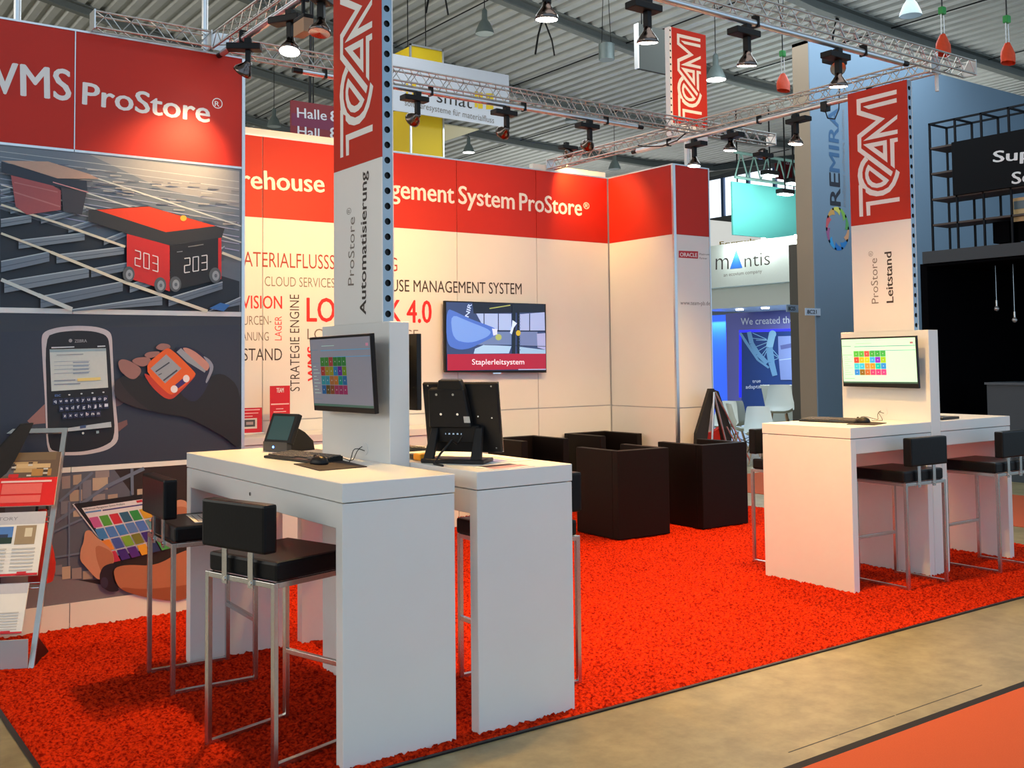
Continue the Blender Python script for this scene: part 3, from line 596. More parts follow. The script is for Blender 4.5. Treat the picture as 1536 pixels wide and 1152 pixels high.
P.line(gb(20, 30, 60), (360, 490), (910, 495), 8); P.p(gb(96, 120, 170), (380, 500), (650, 500), (650, 600), (360, 600)); P.p(gb(100, 120, 170), (715, 500), (850, 500), (850, 610), (715, 610)); P.p(gb(150, 160, 210), (845, 515), (910, 510), (912, 640), (850, 620))
P.p(gb(150, 190, 230), (370, 630), (440, 600), (650, 610), (630, 665), (360, 668)); P.p(gb(140, 180, 220), (710, 615), (912, 640), (912, 668), (710, 668)); P.line(gb(20, 30, 60), (440, 600), (910, 612), 4)
P.p(gb(66, 104, 196), (150, 320), (220, 345), (330, 400), (440, 440), (520, 470), (545, 500), (500, 545), (430, 580), (330, 630), (240, 640), (150, 600)); P.p(gb(104, 146, 226), (180, 360), (320, 420), (500, 490), (470, 540), (330, 590), (200, 560)); P.ell(gb(150, 170, 100), 550, 542, 24, 24); P.p(gb(190, 205, 240), (500, 475), (540, 480), (540, 520), (510, 530))
P.tx('NIR', (320, 390), (345, 290), (290, 380), gb(170, 196, 240), .02); P.line(gb(150, 160, 90), (480, 322), (640, 296), 8)
P.line(gb(16, 26, 40), (668, 290), (665, 668), 26); P.line(gb(14, 20, 30), (702, 350), (702, 668), 18)
for i in range(12): P.line(gb(70, 90, 130), (706, 375+i*24), (716, 375+i*24), 8)
P.p(gb(190, 215, 250), (655, 410), (690, 435), (665, 470), (650, 520), (635, 510), (650, 460)); P.ell(gb(186, 166, 40), 700, 510, 18, 22)
P.p(gb(150, 20, 50), (155, 672), (911, 668), (912, 785), (156, 798)); P.tx('Staplerleitsystem', (345, 752), (745, 750), (345, 708), gb(226, 220, 236), .006); P.line(gb(150, 160, 200), (700, 790), (912, 788), 8)
P.done('screen', t)
q = MB(); a, b = TT(745, 559), TT(757, 562); q.box((a.x-.05, 8.908, a.z-.012), (a.x+.05, 8.93, a.z)); q.build('logo_lip', chrome, t)

# ================================================================== SEATING
def make_stool():
    t = thing('bar_stool', '', 'bar stool'); s = .022; hx, hy = .205, .215
    for sx in (-1, 1):
        for sy in (-1, 1): part('leg', (sx*hx-s/2, sy*hy-s/2, .0), (sx*hx+s/2, sy*hy+s/2, .722), steel, t, .002, True)
    for sy in (-1, 1): part('floor_runner', (-hx+s/2, sy*hy-s/2, .0), (hx-s/2, sy*hy+s/2, s), steel, t, .002, True); part('seat_rail', (-hx+s/2, sy*hy-s/2, .70), (hx-s/2, sy*hy+s/2, .722), steel, t, .002, True)
    for sx in (-1, 1): part('seat_rail', (sx*hx-s/2, -hy+s/2, .70), (sx*hx+s/2, hy-s/2, .722), steel, t, .002, True)
    part('footrest', (hx-s/2, -hy+s/2, .29), (hx+s/2, hy-s/2, .29+s), steel, t, .002, True)
    part('seat', (-hx+.005, -hy-.008, .723), (hx+.02, hy+.008, .802), leather, t, .014, True)
    part('backrest', (-hx-.045, -hy+.01, .835), (-hx+.022, hy-.01, 1.03), leather, t, .012, True)
    for sy in (-1, 1):
        b_ = MB().box((-hx-.019, sy*.085-.016, .688), (-hx-.0115, sy*.085+.016, .84)).build('back_bar', steel, t, True)
        MB().tube((-hx-.022, sy*.085, .708), (-hx-.019, sy*.085, .708), .009, 10).build('screw', chrome, b_, True)
    return t
ST = [((1.79, 4.19), 16, 'black-cushioned bar stool in front, its backrest turned to the viewer before the left desk'), ((1.835, 5.296), -2, 'bar stool with a sheet of paper on its seat, between picture wall and left desk'),
      ((6.56, 4.437), 88, 'bar stool pushed under the near half of the right-hand island, backrest towards the aisle'), ((7.56, 4.36), 90, 'bar stool at the far half of the right-hand island, cut by the frame'),
      ((6.52, 5.36), -90, 'bar stool half hidden behind the left end of the right-hand island'), ((3.075, 4.25), 180, 'bar stool half hidden behind the desk with the rear-facing monitor')]
s0 = make_stool()
for i, ((x, y), a, lb) in enumerate(ST):
    M = Matrix.Translation((x, y, .008)) @ Matrix.Rotation(R(a), 4, 'Z')
    if i == 0: o = s0; o.matrix_basis = M; WM[o.name] = M
    else: o = copy_tree(s0, None, M)
    tag(o, lb, 'bar stool', 'steel bar stools with black cushions')
def make_armchair():
    t = thing('armchair', '', 'armchair'); w_, d, h, k = .30, .30, .785, .075          # opens towards local -Y
    part('backrest', (-w_, d-k, .012), (w_, d, h), leather2, t, .008, True)
    for sx in (-1, 1): part('armrest', (min(sx*w_, sx*(w_-k)), -d, .012), (max(sx*w_, sx*(w_-k)), d-k-.001, h-.001), leather2, t, .008, True)
    part('seat_base', (-w_+k+.001, -d+.02, .012), (w_-k-.001, d-k-.001, .30), leather2, t, .004, True); part('seat_cushion', (-w_+k+.003, -d+.01, .302), (w_-k-.003, d-k-.003, .44), leather2, t, .02, True)
    for sx in (-1, 1):
        for sy in (-1, 1): MB().tube((sx*.25, sy*.25, 0), (sx*.25, sy*.25, .012), .02, 8).build('foot', black, t, True)
    return t
a0 = make_armchair()
AR = [((6.39, 7.19), 178, 'black leather cube armchair nearest the viewer, back turned, left of two'), ((7.375, 7.14), 179, 'black leather cube armchair beside the folding bag rack, back turned, right of two'),
      ((7.44, 8.68), 1, 'black leather cube armchair in the wall corner, opening towards the viewer'), ((6.43, 8.69), 0, 'black leather cube armchair under the television, opening towards the viewer')]
for i, ((x, y), a, lb) in enumerate(AR):
    M = Matrix.Translation((x, y, .008)) @ Matrix.Rotation(R(a), 4, 'Z')
    if i == 0: o = a0; o.matrix_basis = M; WM[o.name] = M
    else: o = copy_tree(a0, None, M)
    tag(o, lb, 'armchair', 'black cube armchairs')

# ================================================================== THINGS ON THE DESKS
def frame(O, ang): return Matrix.Translation(O) @ Matrix.Rotation(ang, 4, 'Z')
def keyboard(O, ang, label, z, ln=.46, wd=.165):
    t = thing('keyboard', label, 'keyboard', (O[0], O[1], z), ang); M = WM[t.name]
    q = MB(); q.prism([M @ Vector(p) for p in ((-wd/2, -ln/2, .001), (wd/2, -ln/2, .001), (wd/2, -ln/2, .026), (-wd/2, -ln/2, .012))], M.to_3x3() @ Vector((0, ln, 0))); q.build('case', black, t, bevel=.002)
    km = mat('keycap', (.10, .085, .07, 1), .5); kme = None
    for r_ in range(6):
        n = 19 if r_ else 9; x = wd/2-.016-r_*.0235; zz = .012+(x+wd/2)/wd*.014
        for c_ in range(19):
            if r_ == 5 and 3 < c_ < 9: continue
            y = -ln/2+.017+c_*.0237
            if kme is None:
                k_ = MB().cbox((-.0098, -.0098, 0), (.0098, .0098, .006), .0022).build('key', km, t, True); kme = k_; k_.location = (x, y, zz)
            else: k_ = bpy.data.objects.new('key', kme.data); C.objects.link(k_); k_.parent = t; k_.location = (x, y, zz)
    return t
def mouse(O, ang, label, z):
    q = MB(); M = frame((O[0], O[1], z), ang)
    bm = bmesh.new(); bmesh.ops.create_uvsphere(bm, u_segments=20, v_segments=12, radius=1)
    vs = []
    for v in bm.verts: x, y, zz = v.co; vs.append(M @ Vector((x*.034*(1-.12*y), y*.06, max(zz, -.15)*.034*(1-.25*y)+.006)))
    bm.verts.index_update(); q.add(vs, [[v.index for v in f.verts] for f in bm.faces], True); bm.free()
    t = thing('mouse', label, 'mouse', (O[0], O[1], z)); q.build('shell', black, t)
    MB().tube(M @ Vector((-.004, .028, .034)), M @ Vector((.004, .028, .034)), .008, 10).build('wheel', rubber, t)
    return t
ZD = 1.12; ZE = 1.117
def pad(pts, label, z, m=rubber): q = MB(); q.prism([Vector((p[0], p[1], z+.0005)) for p in pts], (0, 0, .004)); return tag(q.build('mouse_pad', m), label, 'mouse pad')
keyboard((2.165, 4.80), R(8), 'black keyboard on the left desk in front of the tablet terminal', ZD+.0005)
pad([(2.03, 4.60), (1.995, 4.245), (2.235, 4.255), (2.28, 4.60)], 'dark mouse pad on the left desk', ZD)
mouse((2.11, 4.50), R(10), 'black computer mouse on the pad of the left desk', ZD+.005)
kb = [onZ(x, y, ZE) for x, y in ((1178, 629), (1215, 624), (1283, 631), (1268, 636))]
keyboard((6.43, 4.90), R(6), 'black keyboard on the near half of the right-hand island', ZE+.0005)
pad([tuple(onZ(x, y, ZE))[:2] for x, y in ((1270, 637), (1285, 632), (1330, 635), (1312, 638))], 'thin dark mouse pad on the right-hand island', ZE)
mo = onZ(1293, 635, ZE); mouse((mo.x, mo.y), R(20), 'black computer mouse on the right-hand island', ZE+.005)
pb = [onZ(x, y, ZE+.002) for x, y in ((1409, 628), (1435, 624), (1455, 626), (1448, 629))]
q = MB(); q.prism([Vector((7.15, 4.72, ZE+.0005)), Vector((7.15, 4.45, ZE+.0005)), Vector((7.40, 4.47, ZE+.0005)), Vector((7.42, 4.74, ZE+.0005))], (0, 0, .018)); t = q.build('laptop', black, bevel=.003); tag(t, 'closed black laptop on the far half of the right-hand island', 'laptop')
q = MB(); q.box((7.17, 4.47, ZE+.0188), (7.40, 4.72, ZE+.0195)); q.build('lid_panel', mat('laptop lid', (.05, .05, .055, 1), .3), t)
# cable outlets and cables
for (x, yz, lb, zz, m_, mo_) in ((2.392, (4.57, 1.165), 'thin cables looping from the near screen panel to keyboard and mouse', ZD, (2.15, 4.55), 0), (6.929, (4.80, 1.165), 'thin cables looping from the far screen panel to keyboard and mouse', ZE, (6.60, 4.72), 0)):
    y0, z0 = yz; q = MB(); t = thing('cable', lb, 'cable', (x, y0, zz))
    for k, (dx, dy) in enumerate(((-.24, -.08), (-.18, .10))):
        pts = []
        for i in range(17):
            s_ = i/16; pts.append(Vector((x-.004+dx*s_, y0+dy*s_+.03*math.sin(s_*9+k), max(zz+.003, z0-.0-(z0-zz)*s_*1.3+.022*math.sin(s_*8+k*2)))))
        q.path(pts, .0022, 5)
    q.build('wire', black, t)
    q = MB(); q.tube((x-.0005, y0, z0+.01), (x-.004, y0, z0+.01), .030, 18); q.build('outlet_cap', white, t)
# tablet terminal on the left desk (screen leans back, foot behind)
t = thing('tablet_terminal', 'dark tablet terminal on a foot with a small blue light on the left desk', 'tablet', (2.24, 5.33, ZD))
A = onX(393, 661, 2.16); 
tl, tr_, br_, bl = onX(409, 619, 2.30), onX(457, 620, 2.38), onX(441.5, 665, 2.27), onX(398.5, 664, 2.19)
def quad_frame(tl, tr_, br_, bl, mdl, md, t, th=.03):
    U = tr_-tl; V = bl-tl; N = U.cross(V).normalized(); N = N if N.dot(EYE-tl) > 0 else -N
    q = MB(); q.prism([tl, tr_, br_, bl], -N*th); q.build('housing', mdl, t, bevel=.004)
    q = MB(); q.prism([tl+U*.11+V*.10+N*.0005, tl+U*.89+V*.10+N*.0005, tl+U*.89+V*.90+N*.0005, tl+U*.11+V*.90+N*.0005], N*.0005)
    q.build('screen', md, t); return N
cst = Vector((2.235, 5.37, 0)); ax = Vector((.30, -.95, 0)).normalized(); back = Vector((.95, .30, 0))      # screen width axis and facing-away axis
W_, H_ = .215, .165
bl = Vector((2.205, 5.40, ZD+.050)); br_ = bl+ax*W_; tl = bl+Vector((0, 0, H_*.94))+back*.065; tr_ = tl+ax*W_
# teal-grey display with weak emission
quad_frame(tl, tr_, br_, bl, black, glow(36, 60, 64, .5), t)
q = MB(); b2 = bl-Vector((0, 0, .048)); q.prism([b2, b2+ax*W_*.9, b2+ax*W_*.9+Vector((0, 0, .052)), b2+Vector((0, 0, .052))], back*.03); q.build('base_bar', mat('dark grey plastic', (.035, .035, .038, 1), .4), t)
q = MB(); p_ = b2+ax*.10+back*.03; q.prism([p_, p_+back*.17, p_+back*.16+Vector((0, 0, .05)), p_+back*.10+Vector((0, 0, .10)), p_+back*.05+Vector((0, 0, .125)), p_+Vector((0, 0, .03))], ax*.09); q.build('foot', blackm, t)
q = MB(); c = b2+ax*.085+Vector((0, 0, .025))-back*.001; q.tube(c, c-back*.002, .006, 10); q.build('indicator_light', mat('blue led', (.1, .3, 1, 1), .3, emit=8), t)
# rear-facing point of sale monitor on the second desk
t = thing('touch_monitor', 'large black touch monitor seen from behind with cable, on the second front desk', 'monitor', (2.62, 4.15, ZD))
def sm(x, y, dd): return EYE+ray(x, y)*dd
ax = (Vector((2.71, 4.02, 0))-Vector((2.56, 4.24, 0))).normalized(); nb = Vector((-ax.y, ax.x, 0)); nb = nb if nb.dot(EYE-Vector((2.6, 4.1, 0))) > 0 else -nb     # nb points to the viewer (its back)
c = Vector((2.66, 4.16, 0)); Wm, Hm = .385, .36
bl = c-ax*.165+Vector((0, 0, ZD+.055))-nb*.05; lean = -nb*.02
bl = c-ax*.175+Vector((0, 0, ZD+.045))-nb*.05
br_ = bl+ax*Wm*1.0; tl = bl+Vector((0, 0, Hm*.92))+nb*.06; tr_ = tl+ax*Wm
Nn = (tr_-tl).cross(bl-tl).normalized(); Nn = Nn if Nn.dot(nb) > 0 else -Nn
q = MB(); q.prism([tl, tr_, br_, bl], -Nn*.018); q.build('screen_housing', black, t, bevel=.006)
q = MB(); q.prism([tl-Nn*.0181, tr_-Nn*.0181, br_-Nn*.0181, bl-Nn*.0181], -Nn*.004); q.build('silver_rim', steel, t)
U = tr_-tl; V = bl-tl
q = MB(); q.prism([tl+U*a+V*b+Nn*.0005 for a, b in ((.13, .06), (.60, .06), (.66, .62), (.10, .62))], Nn*.045); rh = q.build('rear_housing', blackm, t, bevel=.006)
q = MB(); q.prism([tl+U*a+V*b+Nn*.001 for a, b in ((.27, -.06), (.55, -.06), (.60, .08), (.24, .08))], Nn*.04); q.build('top_camera', black, t, bevel=.004)
for a, b in ((.24, .14), (.46, .14), (.28, .42), (.50, .42)):
    p_ = tl+U*a+V*b+Nn*.0455; q = MB(); q.tube(p_, p_+Nn*.003, .006, 10); q.build('screw', chrome, rh)
for a, b in ((.08, .04), (.92, .05), (.9, .5), (.93, .93), (.72, .48), (.72, .62)):
    p_ = tl+U*a+V*b+Nn*.0002; q = MB(); q.tube(p_, p_+Nn*.002, .004, 8); q.build('screw', chrome, t)
q = MB(); q.prism([tl+U*a+V*b+Nn*.0462 for a, b in ((.575, .45), (.655, .45), (.66, .54), (.58, .54))], Nn*.0006); q.build('sticker', flat(206, 200, 190), rh)
q = MB(); q.prism([tl+U*a+V*b+Nn*.001 for a, b in ((.27, .64), (.55, .64), (.55, .73), (.27, .73))], Nn*.02); q.build('port_strip', flat(80, 84, 80), t)
for i in range(5):
    p_ = tl+U*(.29+i*.055)+V*.72+Nn*.021; q = MB(); q.box((-.006, -.006, -.004), (.006, .006, .004), Matrix.Translation(p_)); q.build('port', chrome, t)
for sx in (0, 1):
    a0_ = .12 if sx == 0 else .70
    e0 = tl+U*a0_+V*.62; e1 = c+ax*(-.15+sx*.24)+Vector((0, 0, ZD+.02))+nb*.03
    q = MB(); q.prism([e0, e0+U*.09, e1+ax*.05, e1], Nn*.03); q.build('stand_arm', blackm, t, bevel=.003)
q = MB(); q.prism([c+ax*a+nb*b+Vector((0, 0, ZD+.001)) for a, b in ((-.16, .065), (.16, .065), (.15, -.09), (-.15, -.09))], (0, 0, .02)); q.build('base', black, t, bevel=.004)
q = MB(); q.prism([tl+U*.16+V*.60, tl+U*.74+V*.60, tl+U*.74+V*.84, tl+U*.16+V*.84], Nn*.025); q.build('stand_web', blackm, t, bevel=.003)
pts = [tl+U*.52+V*.74+Nn*.02, tl+U*.45+V*.86+Nn*.03, c+nb*.06+Vector((0, 0, ZD+.11)), c-ax*.04+nb*.10+Vector((0, 0, ZD+.05)), c-ax*.06+nb*.13+Vector((0, 0, ZD+.006)), Vector((2.512, 4.05, ZD+.004)), Vector((2.498, 4.04, ZD-.1))]
q = MB(); q.path(pts, .0055, 8); q.build('cable', black, t)
# leaflets, scanner and keyboard on the second desk
def leaflet(pts, label, z, cols=(), m=paper, th=.002, name='leaflet'):
    q = MB(); P_ = [Vector((p[0], p[1], z)) for p in pts]; q.use(m); q.prism(P_, (0, 0, th))
    for (a0_, b0_, a1_, b1_, mm) in cols:
        f = lambda a, b: P_[0]+(P_[1]-P_[0])*a+(P_[3]-P_[0])*b+Vector((0, 0, th+.0004)); q.use(mm).poly([f(a0_, b0_), f(a1_, b0_), f(a1_, b1_), f(a0_, b1_)])
    return tag(q.build(name), label, 'leaflet')
leaflet([(2.60, 3.93), (2.60, 3.77), (2.83, 3.77), (2.83, 3.95)], 'glossy leaflet hanging just at the front edge of the second desk', ZD+.0008, ((.05, .1, .45, .9, flat(60, 40, 48)), (.5, .05, .95, .95, flat(190, 140, 150))))
leaflet([(2.78, 4.32), (2.76, 4.02), (2.99, 4.00), (3.01, 4.30)], 'leaflet with a blue and pink picture lying flat on the second desk', ZD+.0008, ((.08, .08, .92, .5, flat(120, 130, 196)), (.1, .55, .9, .62, flat(196, 150, 150)), (.1, .68, .8, .72, greyw)))
leaflet([(2.80, 4.66), (2.76, 4.38), (2.97, 4.34), (3.01, 4.62)], 'open white brochure lying behind the touch monitor', ZD+.0008, ((.1, .1, .9, .2, flat(200, 190, 180)),))
keyboard((2.83, 5.06), R(180), 'black keyboard on the second front desk beyond the screen panel', ZD+.0005)
t = thing('barcode_scanner', 'small yellow and black hand scanner behind the touch monitor', 'scanner', (2.60, 4.40, ZD))
part('body', (2.56, 4.33, ZD+.001), (2.63, 4.40, ZD+.035), mat('signal yellow', rgb(236, 160, 20), .5), t, .008); part('handle', (2.575, 4.401, ZD+.004), (2.615, 4.50, ZD+.026), black, t, .006)
# sheet on the second stool
q = MB(); M = frame((1.87, 5.27, .8115), R(-10)); q.use(paper).prism([M @ Vector(p) for p in ((-.10, -.15, 0), (.12, -.15, 0), (.12, .15, 0), (-.10, .15, 0))], (0, 0, .0015)); q.use(greyw)
for i in range(6): q.poly([M @ Vector(p) for p in ((-.08+i*.03, -.12, .002), (-.075+i*.03, -.12, .002), (-.075+i*.03, .12, .002), (-.08+i*.03, .12, .002))])
tag(q.build('paper_sheet'), 'white sheet of paper lying on the bar stool beside the picture wall', 'paper')

# ---- low white counter against the back wall
t = thing('wall_counter', 'long low white counter standing against the back wall', 'counter', (4.1, 8.7, 0))
bxp('worktop', (2.62, 8.46, .905), (5.42, 8.99, .965), t); bxp('end_panel', (5.36, 8.47, 0), (5.42, 8.99, .904), t)
for i, xa in enumerate((2.64, 3.55, 4.46)): bxp('front_panel', (xa, 8.475, .0), (xa+.89, 8.50, .78), t); bxp('drawer_front', (xa, 8.475, .80), (xa+.89, 8.50, .90), t)
def easel(x0, x1, z0, z1, Y, label, name, pic):
    t = thing(name, label, 'sign', ((x0+x1)/2, Y, z0)); q = MB(); q.box((x0, Y, z0), (x1, Y+.004, z1)); q.build('sheet', flat(204, 26, 40), t)
    q = Letters(); pic(q, x0, x1, z0, z1, Y-.0006); q.build('print', None, t)
    q = MB(); q.box((x0-.01, Y-.03, z0-.006), (x1+.01, Y+.05, z0-.0005)); q.build('holder', mat('clear acrylic', (.85, .86, .86, 1), .1), t)
def pic1(q, x0, x1, z0, z1, Y):
    def r_(a, b, c, d, m_): q.use(m_).poly([Vector((x0+(x1-x0)*a, Y, z1-(z1-z0)*b)), Vector((x0+(x1-x0)*c, Y, z1-(z1-z0)*b)), Vector((x0+(x1-x0)*c, Y, z1-(z1-z0)*d)), Vector((x0+(x1-x0)*a, Y, z1-(z1-z0)*d))])
    e = Vector((0, 0, 0)); f = lambda a, b: Vector((x0+(x1-x0)*a, Y, z1-(z1-z0)*b)); text(q, 'TEAM', f(.32, .14), f(.68, .14), f(.32, .04), cream, .03)
    for a, b, c, d in ((.05, .375, .95, .40), (.3, .48, .66, .497), (.18, .54, .8, .557), (.22, .66, .78, .675)): r_(a, b, c, d, flat(240, 200, 200))
def pic2(q, x0, x1, z0, z1, Y):
    f = lambda a, b: Vector((x0+(x1-x0)*a, Y, z1-(z1-z0)*b)); k = lambda a, b, c, d, m_, e=0: q.use(m_).poly([f(a, b)-Vector((0, e, 0)), f(c, b)-Vector((0, e, 0)), f(c, d)-Vector((0, e, 0)), f(a, d)-Vector((0, e, 0))])
    for a, b, c, d in ((.06, .06, .93, .10), (.06, .2, .88, .23), (.2, .32, .7, .35)): k(a, b, c, d, flat(240, 200, 200))
    k(.06, .42, .84, .84, flat(214, 206, 200)); k(.12, .5, .36, .74, flat(90, 90, 90), .0005); k(.44, .48, .78, .76, flat(70, 70, 72), .0005); k(.15, .54, .32, .68, flat(170, 150, 150), .001); k(.5, .56, .72, .68, flat(170, 150, 150), .001)
a, b = onY(405, 579, 8.75), onY(435, 618, 8.75); easel(a.x, b.x, .975, a.z, 8.75, 'upright red information card standing on the wall counter', 'info_card', pic1)
a, b = onY(345, 613, 8.70), onY(393, 637, 8.70); easel(a.x, b.x, .975+.02, a.z, 8.70, 'low landscape red card with device pictures on the wall counter, left', 'info_card', pic2)

# ================================================================== BROCHURE RACK (left) AND FOLDED RACK
O = Vector((1.177, 5.986, 0)); wd = Vector((-.905, .425, 0)).normalized(); n_ = Vector((.425, .905, 0)).normalized()
t = thing('brochure_rack', 'slanted aluminium brochure rack at the left edge in front of the picture wall', 'brochure rack', O+wd*.24)
wr_ = .46; top = O+n_*.70+Vector((0, 0, 1.225))
lean = (top-O).normalized(); Nf = wd.cross(lean).normalized(); Nf = Nf if Nf.dot(EYE-O) > 0 else -Nf
fr_ = lambda a, l, e=0.: O+wd*a+lean*l+Nf*e          # a across from the right rail, l along the slope
LL = (top-O).length
for a in (0, wr_): q = MB(); q.prism([fr_(a, .01), fr_(a+.028, .01), fr_(a+.028, LL), fr_(a, LL)], -Nf*.02); q.build('side_rail', alu, t)
q = MB(); q.prism([fr_(.028, LL-.03), fr_(wr_, LL-.03), fr_(wr_, LL), fr_(.028, LL)], -Nf*.015); q.build('top_rail', alu, t)
q = MB(); q.prism([O+wd*a+Vector((0, 0, z)) for a, z in ((.03, .012), (.49, .012), (.49, .16), (.03, .16))], n_*.012); q.build('base_plate', mat('grey plate', (.42, .43, .44, 1), .4), t)
q = MB(); q.prism([O+n_*.02+Vector((0, 0, .012)), O+n_*.32-wd*.0+Vector((0, 0, .012)), O+n_*.09+Vector((0, 0, .15))], wd*.02); q.build('support_foot', black, t)
q = MB(); q.prism([O+wd*.47+n_*.02+Vector((0, 0, .012)), O+wd*.47+n_*.32+Vector((0, 0, .012)), O+wd*.47+n_*.09+Vector((0, 0, .15))], wd*.02); q.build('support_foot', black, t)
for l0 in (.42, .80, 1.20):
    q = MB(); q.tube(fr_(.03, l0+.02, .004), fr_(wr_, l0+.02, .004), .006, 8); q.build('shelf_bar', chrome, t); q = MB(); q.tube(fr_(.03, l0+.05, .002), fr_(wr_, l0+.05, .002), .004, 8); q.build('shelf_bar', chrome, t)
tr3 = mat('clear pocket', (.8, .8, .82, 1), .1)
def brochure(a0_, a1_, l0, l1, e, label, kind):
    q = MB(); q.use(paper); q.prism([fr_(a0_, l0, e), fr_(a1_, l0, e), fr_(a1_, l1, e), fr_(a0_, l1, e)], Nf*.012)
    k = [0]
    def r_(u0_, v0, u1, v1, m_):       # u from right edge 0..1 ; v from bottom
        k[0] += 1; ee = e+.0122+.0002*k[0]; f = lambda u, v: fr_(a0_+(a1_-a0_)*u, l0+(l1-l0)*v, ee); q.use(m_).poly([f(u0_, v0), f(u1, v0), f(u1, v1), f(u0_, v1)])
    f = lambda u, v: fr_(a0_+(a1_-a0_)*u, l0+(l1-l0)*v, e+.0122)
    if kind == 'red':
        r_(0, 0, 1, .52, flat(222, 30, 26)); r_(0, .52, 1, 1, flat(104, 84, 68)); r_(.05, .85, .75, 1, flat(118, 98, 74)); r_(.25, .62, .6, .82, flat(188, 156, 110)); r_(.5, .56, .95, .8, flat(96, 96, 104)); r_(.08, .55, .3, .68, flat(176, 130, 70)); r_(.1, .7, .5, .78, flat(206, 176, 130))
        r_(.16, .22, .6, .41, flat(232, 104, 96)); r_(.16, .06, .6, .19, flat(232, 104, 96)); r_(.06, .43, .62, .465, flat(240, 200, 196)); r_(.72, .1, .95, .4, flat(232, 104, 96)); r_(.44, .52, .55, .59, flat(206, 40, 40)); r_(.66, 0, .68, .52, flat(190, 22, 22))
        for i in range(10): r_(.12+.06*((i*3) % 9), .54+.04*((i*5) % 7), .17+.06*((i*3) % 9), .57+.04*((i*5) % 7), flat(206, 200, 190) if i % 2 else flat(70, 60, 56))
    else:
        r_(.0, .0, 1, .035, flat(206, 40, 50)); r_(0, .80, 1, 1, flat(196, 196, 204)); r_(.33, .5, .78, .77, flat(84, 130, 196)); r_(.33, .5, .78, .6, flat(40, 60, 50) if kind == 'a' else flat(110, 140, 70)); r_(.38, .6, .72, .65, flat(50, 60, 90))
        if kind == 'a': r_(.08, .48, .30, .78, flat(160, 140, 110)); r_(.12, .6, .2, .74, flat(216, 206, 180))
        for i in range(3):
            for j in range(7): r_(.06+i*.31, .07+j*.055, .31+i*.31, .095+j*.055, flat(196, 194, 190))
        r_(.12, .01, .22, .055, flat(206, 40, 50)); r_(.4, .01, .5, .055, flat(206, 40, 50))
        q.use(greyw); text(q, 'SUCCESS STORY', f(.9, .87), f(.3, .87), f(.9, .925), flat(130, 130, 140), 0, off=.001)
    return tag(q.build('brochure'), label, 'brochure', 'brochures in the slanted rack')
brochure(.005, .49, .905, 1.235, .03, 'red brochure with a warehouse photo on the top tier of the slanted rack', 'red')
brochure(.04, .52, .50, .868, .03, 'white printed brochure with a harbour photo on the middle tier of the rack', 'a')
brochure(.075, .56, .135+.05, .455, .03, 'white printed brochure with a green field photo on the bottom tier of the rack', 'b')
# red cloth bag hanging behind the left rack and black bag on its top
clothr = mat('red cloth', rgb(190, 32, 22), .8, noise=.3, nscale=8, bump=.4); clothb = mat('black cloth', (.014, .014, .014, 1), .7, noise=.3, nscale=8, bump=.4)
def sack(name, label, ctr, sx, sy, sz, m, cat, seed, taper=.4):
    random.seed(seed); q = MB(); n = 14; rows = 9; vs = []
    for k in range(rows):
        t_ = k/(rows-1); rr = (1-taper*t_**1.5)*(.55+.45*math.sin(PI*min(1, t_+.25)))
        for i in range(n): a = 2*PI*i/n; f_ = 1+.10*math.sin(3*a+k)+random.uniform(-.04, .04); vs.append((ctr[0]+math.cos(a)*sx*rr*f_, ctr[1]+math.sin(a)*sy*rr*f_, ctr[2]+sz*t_))
    fs = [(k*n+i, k*n+(i+1) % n, (k+1)*n+(i+1) % n, (k+1)*n+i) for k in range(rows-1) for i in range(n)]
    q.add(vs, fs, True); q.add(vs, [list(range(n))[::-1], [(rows-1)*n+i for i in range(n)]])
    t = thing(name, label, cat, (ctr[0], ctr[1], ctr[2])); q.build('cloth', m, t)
    q = MB(); pts = [Vector((ctr[0]-sx*.4, ctr[1], ctr[2]+sz*.98)), Vector((ctr[0]-sx*.3, ctr[1], ctr[2]+sz*1.12)), Vector((ctr[0]+sx*.3, ctr[1], ctr[2]+sz*1.12)), Vector((ctr[0]+sx*.4, ctr[1], ctr[2]+sz*.98))]; q.path(pts, .008, 6); q.build('strap', clothb, t); return t
p_ = onY(80, 855, 6.35); sack('hanging_bag', 'red cloth bag with black trim hanging behind the slanted rack', (p_.x-.02, 6.56, p_.z-.10), .075, .07, .42, clothr, 'bag', 4)
p_ = onY(18, 720, 6.45)
q = MB(); q.prism([onY(x, y, 6.62) for x, y in ((-20, 690), (30, 636), (48, 634), (38, 655), (20, 690), (0, 720), (-20, 735))], (0, -.05, 0)); tag(q.build('black_cover', clothb), 'black cloth cover draped beside the top of the slanted rack', 'cover')
# folded rack with red and black cloth by the wall end
YF = 7.72; t = thing('folding_rack', 'folded black and red cloth rack with metal struts beside the wall end', 'rack', (8.05, YF, .01)); TF = lambda x, y, Y=YF: onY(x, y, Y)
apex = TF(1070, 585)
for a, b, m_, rr in (((1071, 588), (1063, 720), alu, .012), ((1071, 590), (1098, 700), alu, .010), ((1073, 588), (1125, 690), alu, .010), ((1050, 663), (1105, 667), steel, .010), ((1090, 640), (1117, 690), alu, .009)):
    p1_ = TF(*a); p2_ = TF(*b, Y=YF-.0); p2_.z = .012 if a == (1071, 588) else max(p2_.z, .02); q = MB(); q.tube(p1_, p2_, rr, 8); q.build('strut', m_, t)
q = MB(); pl = [TF(x, y, YF+.03) for x, y in ((1065, 583), (1072, 583), (1066, 620), (1060, 668), (1060, 740), (1042, 740), (1045, 650), (1057, 610))]; q.prism(pl, (0, .04, 0)); q.build('black_cloth', clothb, t)
